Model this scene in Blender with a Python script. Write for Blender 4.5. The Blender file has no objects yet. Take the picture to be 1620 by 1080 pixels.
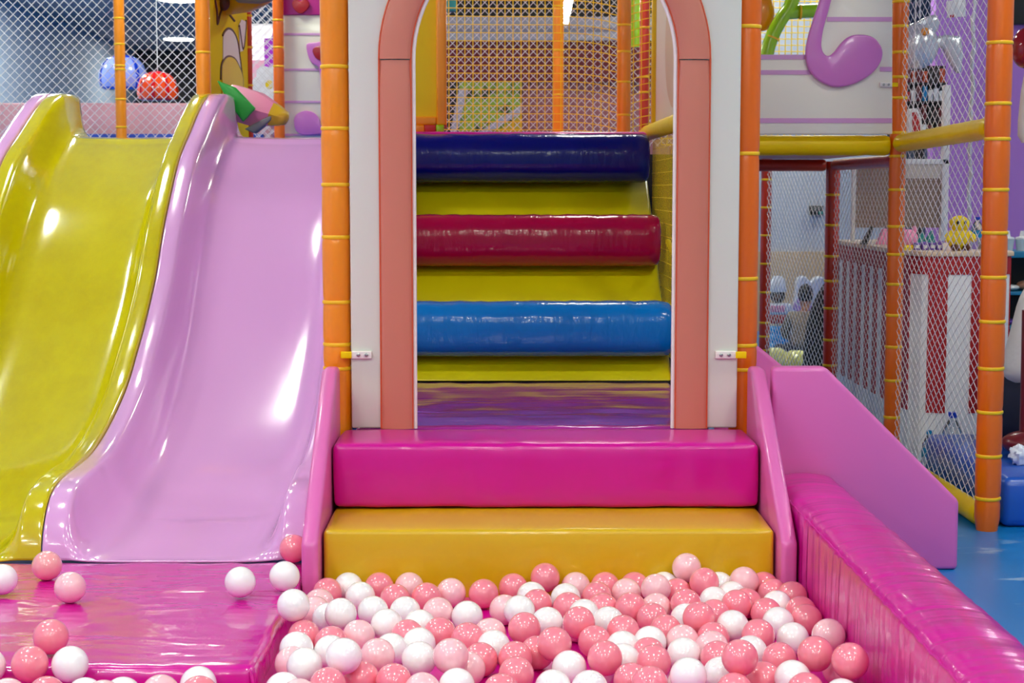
import bpy, bmesh, math, random
from mathutils import Vector, Matrix
random.seed(7)
SC = bpy.context.scene
COL = SC.collection
PI = math.pi

# ---------------------------------------------------------------- materials
def s2l(c):
    return tuple((v/255/12.92) if v/255 <= .04045 else ((v/255+.055)/1.055)**2.4 for v in c) + (1.0,)

def material(name, rgb, rough=.4, coat=0.0, bump=None, spec=.5, metal=0.0, emit=0.0, trans=0.0, alpha=1.0, sss=0.0, coat_rough=.08):
    m = bpy.data.materials.new(name); m.use_nodes = True
    nt = m.node_tree; b = nt.nodes['Principled BSDF']
    b.inputs['Base Color'].default_value = s2l(rgb)
    b.inputs['Roughness'].default_value = rough
    b.inputs['Coat Weight'].default_value = coat
    b.inputs['Coat Roughness'].default_value = coat_rough
    b.inputs['Specular IOR Level'].default_value = spec
    b.inputs['Metallic'].default_value = metal
    b.inputs['Transmission Weight'].default_value = trans
    b.inputs['Alpha'].default_value = alpha
    if sss:
        b.inputs['Subsurface Weight'].default_value = sss
        b.inputs['Subsurface Scale'].default_value = .01
    if emit:
        b.inputs['Emission Color'].default_value = s2l(rgb)
        b.inputs['Emission Strength'].default_value = emit
    if bump:
        scale, stretch, strength, dist = bump
        tc = nt.nodes.new('ShaderNodeTexCoord'); mp = nt.nodes.new('ShaderNodeMapping')
        mp.inputs['Scale'].default_value = stretch
        nz = nt.nodes.new('ShaderNodeTexNoise'); nz.inputs['Scale'].default_value = scale
        nz.inputs['Detail'].default_value = 3; nz.inputs['Distortion'].default_value = .4
        bp = nt.nodes.new('ShaderNodeBump'); bp.inputs['Strength'].default_value = strength
        bp.inputs['Distance'].default_value = dist
        nt.links.new(tc.outputs['Object'], mp.inputs['Vector']); nt.links.new(mp.outputs[0], nz.inputs['Vector'])
        nt.links.new(nz.outputs['Fac'], bp.inputs['Height']); nt.links.new(bp.outputs[0], b.inputs['Normal'])
        if coat: nt.links.new(bp.outputs[0], b.inputs['Coat Normal'])
    return m

def blotch(name, rgb1, rgb2, scale, lo, hi, rough=.4, stretch=(1,1,1), coat=0.0):
    """two colours mixed by noise: wear and dirt"""
    m = material(name, rgb1, rough, coat)
    nt = m.node_tree; b = nt.nodes['Principled BSDF']
    tc = nt.nodes.new('ShaderNodeTexCoord'); mp = nt.nodes.new('ShaderNodeMapping'); mp.inputs['Scale'].default_value = stretch
    nz = nt.nodes.new('ShaderNodeTexNoise'); nz.inputs['Scale'].default_value = scale; nz.inputs['Detail'].default_value = 8
    nz.inputs['Roughness'].default_value = .7
    rp = nt.nodes.new('ShaderNodeValToRGB')
    rp.color_ramp.elements[0].position = lo; rp.color_ramp.elements[0].color = s2l(rgb1)
    rp.color_ramp.elements[1].position = hi; rp.color_ramp.elements[1].color = s2l(rgb2)
    nt.links.new(tc.outputs['Object'], mp.inputs['Vector']); nt.links.new(mp.outputs[0], nz.inputs['Vector'])
    nt.links.new(nz.outputs['Fac'], rp.inputs['Fac']); nt.links.new(rp.outputs['Color'], b.inputs['Base Color'])
    return m

V = dict(
 magenta=material('magenta_vinyl', (206,0,146), .30, .25, (2.2,(.5,1.2,1.6),.35,.03)),
 magenta_mat=material('magenta_mat_vinyl', (206,10,150), .26, .8, (3.0,(.6,1.8,1),.55,.03)),
 magenta_bar=material('magenta_barrier_vinyl', (206,4,148), .32, .6, (3.0,(.5,6.0,.5),.5,.018)),
 landing=material('purple_landing_vinyl', (172,40,150), .16, .6, (1.6,(.5,2.4,1),.35,.03)),
 yellow_step=material('golden_yellow_vinyl', (216,176,0), .34, .3, (2.5,(.6,1,1.4),.2,.02)),
 yellow_ramp=material('lemon_yellow_vinyl', (220,206,0), .38, .2, (1.5,(1,1,1),.15,.02)),
 blue_dark=material('navy_blue_vinyl', (0,12,112), .2, .3, (9,(3,1,1),.4,.008), spec=.25),
 crimson=material('crimson_vinyl', (160,0,56), .2, .3, (9,(3,1,1),.4,.008), spec=.25),
 blue=material('bright_blue_vinyl', (0,112,192), .2, .35, (9,(3,1,1),.4,.008), spec=.25),
 guard=material('soft_pink_vinyl', (224,108,182), .36, .3, (1.5,(1,1,1),.12,.02)),
 lilac=material('lilac_fibreglass', (224,168,222), .16, .7, None),
 yel_slide=blotch('yellow_fibreglass', (206,196,0), (196,182,0), 9, .4, .7, .14, (1,.3,1), .8),
 cream=material('cream_panel_vinyl', (216,218,204), .42, .15),
 cream_stripe=material('cream_striped_panel', (226,224,206), .42, .15),
 salmon=material('salmon_pink_leatherette', (204,122,99), .42, .1, (60,(1,1,1),.08,.003)),
 stitch=material('rust_orange_stitching', (206,84,44), .55),
 white_trim=material('white_edge_trim', (240,236,228), .4, .1),
 orange=material('orange_sleeve_vinyl', (244,144,0), .3, .25, (5,(1.6,1.6,.5),.35,.012)),
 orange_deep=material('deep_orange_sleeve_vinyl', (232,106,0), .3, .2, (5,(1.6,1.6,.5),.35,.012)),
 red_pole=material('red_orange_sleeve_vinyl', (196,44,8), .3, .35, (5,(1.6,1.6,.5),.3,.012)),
 strap=material('yellow_cable_tie_plastic', (246,196,10), .35),
 yellow_bar=material('yellow_sleeve_vinyl', (242,206,0), .34, 0, (5,(1.5,1.5,1.5),.25,.01), .2),
 steel=material('brushed_steel', (170,170,168), .3, 0, None, .5, 1.0),
 plate=material('white_plastic_plate', (236,232,224), .3, .2),
 dark=material('dark_gap', (26,22,24), .7),
 net_white=material('white_net_cord', (226,222,222), .6),
 net_yellow=material('yellow_net_cord', (255,216,10), .55),
 pink_paint=material('orchid_pink_pad', (206,118,196), .3, .3),
 pink_stripe=material('pale_orchid_stripe', (212,158,206), .45),
 hot=material('deep_magenta_pad', (184,36,130), .35, .2),
 heart=material('dark_red_pad', (164,10,30), .35, .2),
 ball_W=material('white_ball_plastic', (248,247,248), .32, 1.0, None, .5, sss=.05, coat_rough=.09),
 ball_L=material('pale_pink_ball_plastic', (252,198,206), .32, 1.0, None, .5, sss=.05, coat_rough=.09),
 ball_P=material('deep_pink_ball_plastic', (247,138,156), .32, 1.0, None, .5, sss=.05, coat_rough=.09),
 ball_S=material('salmon_ball_plastic', (248,170,172), .32, 1.0, None, .5, sss=.05, coat_rough=.09),
 panel_yellow=material('dark_yellow_pad', (222,190,0), .7, 0, None, .1),
 panel_yellow2=material('window_yellow_pad', (226,192,0), .5, .1, None, .3),
 orange_frame=material('orange_frame_pad', (244,150,10), .35, .3),
 scale_white=material('off_white_scale_pad', (224,210,200), .7, 0, None, .1),
 line_brown=material('brown_outline', (84,40,14), .5),
 green=material('green_pad', (10,150,40), .4, .2),
 lime=material('lime_tube_plastic', (150,205,0), .2, .6),
 pencil_pink=material('pencil_pink_pad', (226,140,170), .4, .2),
 grey_pad=material('grey_pad', (120,126,124), .5),
 beak=material('ochre_yellow_pad', (206,170,24), .4, .2),
 pink_wall=material('pale_pink_wall_pad', (226,166,176), .5, .1),
 cream_lit=material('lit_cream_panel_vinyl', (236,234,218), .42, .1),  # cream lightened in place of the lamp left out over the curl panel
 dusty=material('dusty_rose_wall_paint', (160,98,100), .6),
 deck_blue=material('blue_deck_pad', (30,80,190), .4, .2),
 red_board=material('dark_red_board', (112,16,26), .5),
 white_board=material('white_beam_paint', (176,174,182), .5),
 black=material('black_plastic', (14,13,15), .5),
 cloth_black=material('black_cloth', (17,18,24), .85),
 booth_white=material('white_booth_paint', (244,244,246), .45),
 booth_red=material('red_booth_paint', (176,24,30), .45),
 counter=material('cream_counter_top', (224,196,164), .4, .2),
 brown=material('taupe_brown_board', (142,118,104), .6),
 beige=material('pale_beige_board', (206,196,186), .6),
 white=material('white_gloss_plastic', (236,236,238), .25, .3),
 purple=material('lilac_purple_wall_paint', (188,128,220), .6),
 grey_wall=material('pale_grey_wall_paint', (186,192,206), .65),
 wood=material('light_wood_wainscot', (214,180,140), .55, 0, (4,(1,1,6),.15,.01)),
 dark_wall=material('dark_brown_wall_paint', (62,54,54), .7),
 left_wall=material('pale_blue_wall_paint', (206,220,246), .6),
 ceiling=material('grey_ceiling_paint', (176,170,182), .8),
 floor=blotch('blue_floor_with_white_scuffs', (14,118,190), (190,214,228), 2.2, .60, .74, .3, (1,3.2,1)),
 teal=material('teal_blue_shelf_paint', (20,120,160), .4),
 navy=material('navy_shelf_side', (12,26,60), .5),
 box_blue=material('royal_blue_pad', (14,84,190), .35, .3),
 maroon=material('maroon_plastic', (110,16,26), .3, .4),
 skin=material('light_brown_skin', (190,132,104), .5, sss=.1),
 hair=material('black_hair', (16,13,12), .5),
 shirt_white=material('white_shirt_cotton', (226,224,220), .8, 0, (7,(1,1,1),.5,.02)),
 shirt_beige=material('beige_grey_shirt_cotton', (140,122,104), .85),
 jeans=material('dark_blue_trousers', (30,36,60), .85),
 toy_yellow=material('yellow_plush', (244,212,10), .7),
 toy_pink=material('pink_plush', (246,150,190), .7),
 toy_teal=material('teal_plush', (40,140,140), .7),
 toy_violet=material('violet_box_card', (120,84,190), .5),
 toy_red=material('red_card', (190,30,36), .5),
 blue_inflate=material('blue_inflatable_vinyl', (20,160,226), .15, .8),
 ygreen=material('yellow_green_ball_plastic', (226,222,110), .3, .4),
 castle=material('white_inflatable_vinyl', (226,232,246), .2, .6),
 lilac_band=material('lilac_inflatable_band', (196,150,222), .25, .5),
 poster_green=blotch('green_yellow_map_poster', (150,178,50), (30,44,30), 7, .50, .60, .5),
 clear=material('clear_bottle_plastic', (235,242,250), .06, 0, None, .5, trans=.9),
 blue_label=material('blue_bottle_label', (10,130,190), .4),
 blue_cap=material('dark_blue_cap', (20,60,190), .35),
 foil=material('silver_foil', (214,216,222), .22, .5, None, .6, .45),
 red_gloss=material('dark_red_balloon_latex', (150,14,24), .12, .6),
 limb=material('pale_beige_plush', (226,214,204), .7),
 dome_blue=material('translucent_blue_vinyl', (20,70,236), .12, .7, None, .5, trans=.1),
 dome_pale=material('pale_blue_panel_vinyl', (150,170,255), .2, .5),
 dome_red=material('translucent_red_vinyl', (246,10,24), .12, .7, None, .5, trans=.1),
 dome_orange=material('orange_panel_vinyl', (255,80,16), .2, .5),
 fuchsia=material('bright_fuchsia_poster', (196,40,220), .5),
 flower=material('white_flower_paper', (248,248,250), .6),
 lamp_white=material('white_lamp_housing', (236,236,236), .4),
)
LAMP = material('lit_lamp_diffuser', (250,255,238), .5, emit=1.0)
SPOT_MAIN = None

# ---------------------------------------------------------------- object helpers
def link(o, parent=None):
    COL.objects.link(o)
    if parent is not None: o.parent = parent
    return o

def obj(name, bm, mat, parent=None, smooth=True, bevel=0, seg=3, sub=0, autos=True):
    me = bpy.data.meshes.new(name)
    bmesh.ops.recalc_face_normals(bm, faces=bm.faces[:]) if smooth != 'keep' else None
    bm.to_mesh(me); bm.free()
    for mm in (mat if isinstance(mat, (list, tuple)) else [mat]): me.materials.append(mm)
    o = link(bpy.data.objects.new(name, me), parent)
    if smooth:
        for p in me.polygons: p.use_smooth = True
        if autos: me.set_sharp_from_angle(angle=math.radians(42))
    if bevel:
        b = o.modifiers.new('bevel', 'BEVEL'); b.width = bevel; b.segments = seg; b.limit_method = 'ANGLE'; b.angle_limit = math.radians(40)
        b.harden_normals = False
        for e in me.edges: e.use_edge_sharp = False
    if sub:
        s = o.modifiers.new('sub', 'SUBSURF'); s.levels = sub; s.render_levels = sub
    return o

def tag(o, label=None, cat=None, group=None, kind=None):
    if label: o['label'] = label
    if cat: o['category'] = cat
    if group: o['group'] = group
    if kind: o['kind'] = kind
    return o

def thing(name, label, cat, loc=(0,0,0), group=None):
    o = bpy.data.objects.new(name, None); o.empty_display_size = .05
    link(o); o.location = loc
    return tag(o, label, cat, group)

def rel(o, parent):
    """place a child, built in world coordinates, under an Empty that stands at its own base"""
    o.parent = parent; o.matrix_parent_inverse = Matrix.Translation(-parent.location)
    return o

def part(name, bm, mat, parent, **k):
    o = obj(name, bm, mat, None, **k)
    o.parent = parent
    w = parent; off = Vector((0,0,0))
    while w is not None: off += w.location; w = w.parent
    o.data.transform(Matrix.Translation(-off))
    return o

def box_bm(x0, x1, y0, y1, z0, z1, bm=None):
    bm = bm or bmesh.new()
    v = [bm.verts.new(c) for c in ((x0,y0,z0),(x1,y0,z0),(x1,y1,z0),(x0,y1,z0),(x0,y0,z1),(x1,y0,z1),(x1,y1,z1),(x0,y1,z1))]
    for f in ((0,3,2,1),(4,5,6,7),(0,1,5,4),(1,2,6,5),(2,3,7,6),(3,0,4,7)): bm.faces.new([v[i] for i in f])
    return bm

def soft_box_bm(x0, x1, y0, y1, z0, z1, r=.015, cuts=(1,1,1), seg=3):
    bm = box_bm(x0,x1,y0,y1,z0,z1)
    bmesh.ops.bevel(bm, geom=bm.edges[:], offset=r, segments=seg, profile=.5, affect='EDGES')
    return bm

def pad_bm(x0, x1, y0, y1, z0, z1, r=.02, puff=.006, nx=24, ny=8, nz=6, wr=.0025, seed=1, freq=5.0):
    """stuffed foam block: a gridded rounded box, slightly swollen faces and small wrinkles along the edges"""
    import mathutils
    bm = bmesh.new()
    cx, cy, cz = (x0+x1)/2, (y0+y1)/2, (z0+z1)/2
    hx, hy, hz = (x1-x0)/2, (y1-y0)/2, (z1-z0)/2
    def axis(n, h):
        a = [-h, -h+r*.25, -h+r*.6, -h+r]
        m = max(1, n)
        a += [(-h+r) + (2*h-2*r)*i/m for i in range(1, m)]
        a += [h-r, h-r*.6, h-r*.25, h]
        return a
    A, B, C_ = axis(nx,hx), axis(ny,hy), axis(nz,hz)
    def rnd(p):
        q = Vector((max(-hx+r, min(hx-r, p[0])), max(-hy+r, min(hy-r, p[1])), max(-hz+r, min(hz-r, p[2]))))
        d = Vector(p)-q
        if d.length > 1e-9: d = d.normalized()*r
        w = q+d
        n = d.normalized() if d.length > 1e-9 else Vector((0,0,1))
        u = (1-(w.x/hx)**2)*(1-(w.y/hy)**2)*(1-(w.z/hz)**2)
        ux, uy, uz = 1-(w.x/hx)**4, 1-(w.y/hy)**4, 1-(w.z/hz)**4
        bulge = puff*((ux*uz)*abs(n.y) + (ux*uy)*abs(n.z) + (uy*uz)*abs(n.x))
        wn = mathutils.noise.noise(Vector((w.x*freq*3+seed*7, w.y*freq, w.z*freq)))*wr
        return w + n*(bulge+wn) + Vector((cx,cy,cz))
    cache = {}
    def vert(p):
        k = (round(p[0],6), round(p[1],6), round(p[2],6))
        if k not in cache: cache[k] = bm.verts.new(rnd(p))
        return cache[k]
    def face(U, W, f, flip):
        for i in range(len(U)-1):
            for j in range(len(W)-1):
                q = [vert(f(U[i],W[j])), vert(f(U[i+1],W[j])), vert(f(U[i+1],W[j+1])), vert(f(U[i],W[j+1]))]
                if flip: q.reverse()
                if len(set(q)) == 4:
                    try: bm.faces.new(q)
                    except ValueError: pass
    face(A,B,lambda a,b:(a,b,hz),False); face(A,B,lambda a,b:(a,b,-hz),True)
    face(A,C_,lambda a,c:(a,-hy,c),False); face(A,C_,lambda a,c:(a,hy,c),True)
    face(B,C_,lambda b,c:(hx,b,c),False); face(B,C_,lambda b,c:(-hx,b,c),True)
    return bm

def prism_bm(pts, axis, a, b):
    """extrude a 2-D outline along an axis: 'x' -> pts (y,z), 'y' -> pts (x,z), 'z' -> pts (x,y)"""
    bm = bmesh.new()
    f = {'x':lambda p,t:(t,p[0],p[1]), 'y':lambda p,t:(p[0],t,p[1]), 'z':lambda p,t:(p[0],p[1],t)}[axis]
    A = [bm.verts.new(f(p,a)) for p in pts]; B = [bm.verts.new(f(p,b)) for p in pts]
    n = len(pts)
    bm.faces.new(A); bm.faces.new(B[::-1])
    for i in range(n): bm.faces.new((A[i],B[i],B[(i+1)%n],A[(i+1)%n]))
    return bm

def tube_bm(path, r, n=10, bm=None, cap=True, closed=False):
    bm = bm or bmesh.new()
    path = [Vector(p) for p in path]; rings = []
    m = len(path); ref = None
    for i, p in enumerate(path):
        if closed: t = path[(i+1)%m]-path[i-1]
        else: t = path[min(i+1,m-1)]-path[max(i-1,0)]
        t.normalize()
        if ref is None: ref = Vector((0,0,1)) if abs(t.z) < .9 else Vector((1,0,0))
        u = t.cross(ref)
        if u.length < 1e-6: u = t.cross(Vector((1,0,0)))
        u.normalize(); w = u.cross(t).normalized(); ref = w
        rr = r(i/(m-1)) if callable(r) else (r[i] if isinstance(r,(list,tuple)) else r)
        rings.append([bm.verts.new(p+(u*math.cos(2*PI*k/n)+w*math.sin(2*PI*k/n))*rr) for k in range(n)])
    for i in range(m if closed else m-1):
        a, b = rings[i], rings[(i+1)%m]
        for k in range(n): bm.faces.new((a[k],a[(k+1)%n],b[(k+1)%n],b[k]))
    if cap and not closed: bm.faces.new(rings[0][::-1]); bm.faces.new(rings[-1])
    return bm

def lathe_bm(prof, n=24, cx=0, cy=0, cz=0, bm=None):
    bm = bm or bmesh.new(); rings = []
    for (r, z) in prof:
        if r < 1e-6: rings.append([bm.verts.new((cx,cy,cz+z))])
        else: rings.append([bm.verts.new((cx+r*math.cos(2*PI*k/n), cy+r*math.sin(2*PI*k/n), cz+z)) for k in range(n)])
    for a, b in zip(rings, rings[1:]):
        for k in range(n):
            k2 = (k+1) % n
            if len(a) == 1 and len(b) == 1: continue
            if len(a) == 1: bm.faces.new((a[0], b[k], b[k2]))
            elif len(b) == 1: bm.faces.new((a[k], a[k2], b[0]))
            else: bm.faces.new((a[k], a[k2], b[k2], b[k]))
    for ring, rev in ((rings[0], True), (rings[-1], False)):
        if len(ring) > 1: bm.faces.new(ring[::-1] if rev else ring)
    return bm

def ell_bm(c, r, nu=20, nv=12, rot=None, bm=None):
    bm = bm or bmesh.new()
    new = bmesh.ops.create_uvsphere(bm, u_segments=nu, v_segments=nv, radius=1)['verts']
    M = Matrix.Translation(c) @ (rot.to_4x4() if rot else Matrix()) @ Matrix.Diagonal((r[0],r[1],r[2],1))
    bmesh.ops.transform(bm, matrix=M, verts=new)
    return bm

def catmull(pts, n):
    P = [Vector(p) for p in pts]; out = []
    for i in range(len(P)-1):
        p0, p1, p2, p3 = P[max(i-1,0)], P[i], P[i+1], P[min(i+2,len(P)-1)]
        for k in range(n):
            t = k/n
            out.append(.5*((2*p1)+(p2-p0)*t+(2*p0-5*p1+4*p2-p3)*t*t+(3*p1-p0-3*p2+p3)*t**3))
    out.append(P[-1]); return out

def cord(bm, a, b, r):
    a, b = Vector(a), Vector(b); t = (b-a)
    if t.length < 1e-5: return
    t.normalize(); u = t.cross(Vector((.3,.8,.52))).normalized(); w = t.cross(u)
    A = []; B = []
    for k in range(4):
        d = (u*math.cos(k*PI/2)+w*math.sin(k*PI/2))*r
        A.append(bm.verts.new(a+d)); B.append(bm.verts.new(b+d))
    for k in range(4): bm.faces.new((A[k],A[(k+1)%4],B[(k+1)%4],B[k]))

def diamond_net(name, label, o0, ux, uz, w, h, pitch_x, pitch_z, r, mat, warp=None):
    """knotted net of slanted cords clipped to a w x h rectangle; ux, uz are unit vectors"""
    bm = bmesh.new(); o0, ux, uz = Vector(o0), Vector(ux), Vector(uz)
    slope = pitch_z/pitch_x
    def P(a, b):
        p = o0+ux*a+uz*b
        return p if warp is None else p+warp(a, b)
    def seg(p, q):
        if warp is None: cord(bm, P(*p), P(*q), r)
        else:
            n = 14
            for i in range(n):
                cord(bm, P(p[0]+(q[0]-p[0])*i/n, p[1]+(q[1]-p[1])*i/n), P(p[0]+(q[0]-p[0])*(i+1)/n, p[1]+(q[1]-p[1])*(i+1)/n), r)
    k = -int(h/pitch_z)-1
    while k*pitch_x < w:
        a0 = k*pitch_x                          # rising cord  b = slope*(a-a0)
        s0 = max(0, a0); e0 = min(w, a0+h/slope)
        if e0 > s0: seg((s0, slope*(s0-a0)), (e0, slope*(e0-a0)))
        a1 = w-a0                               # falling cord, mirrored
        s1 = max(0, a1-h/slope); e1 = min(w, a1)
        if e1 > s1: seg((s1, slope*(a1-s1)), (e1, slope*(a1-e1)))
        k += 1
    return tag(obj(name, bm, mat, None, smooth=False), label, 'net')

def square_net(name, label, o0, ux, uz, w, h, p, r, mat, warp=None, group=None):
    bm = bmesh.new(); o0, ux, uz = Vector(o0), Vector(ux), Vector(uz)
    def P(a, b):
        q = o0+ux*a+uz*b
        return q if warp is None else q+warp(a, b)
    def line(p0, q0, n):
        for i in range(n):
            cord(bm, P(p0[0]+(q0[0]-p0[0])*i/n, p0[1]+(q0[1]-p0[1])*i/n), P(p0[0]+(q0[0]-p0[0])*(i+1)/n, p0[1]+(q0[1]-p0[1])*(i+1)/n), r)
    n = 1 if warp is None else 24
    a = 0.0
    while a <= w+1e-6: line((a,0),(a,h),n); a += p
    b = 0.0
    while b <= h+1e-6: line((0,b),(w,b),n); b += p
    return tag(obj(name, bm, mat, None, smooth=False), label, 'net', group)

# padded post: foam sleeve nipped in at each cable tie
def post(name, label, x, y, z0, z1, r, ties, mat, group=None, n=24):
    t = thing(name, label, 'post', (x,y,z0), group)
    zs = sorted(set([z0, z1] + [z for z in ties if z0 < z < z1] + [z+d for z in ties for d in (-.022,-.011,.011,.022) if z0 < z+d < z1]))
    mids = [(a+b)/2 for a, b in zip(zs, zs[1:]) if b-a > .05]
    zs = sorted(set(zs+mids))
    ph = random.random()*6
    prof = []
    for z in zs:
        d = min([abs(z-q) for q in ties] + [9])
        k = 1-.085*math.exp(-(d/.011)**2)
        prof.append((r*k*(1+.012*math.sin(z*19+ph)), z-z0))
    prof = [(r*.82, 0)] + prof[1:] if z0 < .05 else prof
    sl = lathe_bm(prof, n)
    o = obj('foam_sleeve', sl, mat, t)
    for z in ties:
        if not (z0+.01 < z < z1-.005): continue
        rr = r*.945
        bm = lathe_bm([(rr-.003,-.0055),(rr+.002,-.0055),(rr+.0035,-.003),(rr+.0035,.003),(rr+.002,.0055),(rr-.003,.0055)], n, 0, 0, z-z0)
        obj('cable_tie', bm, V['strap'], t)
    return t
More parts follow.
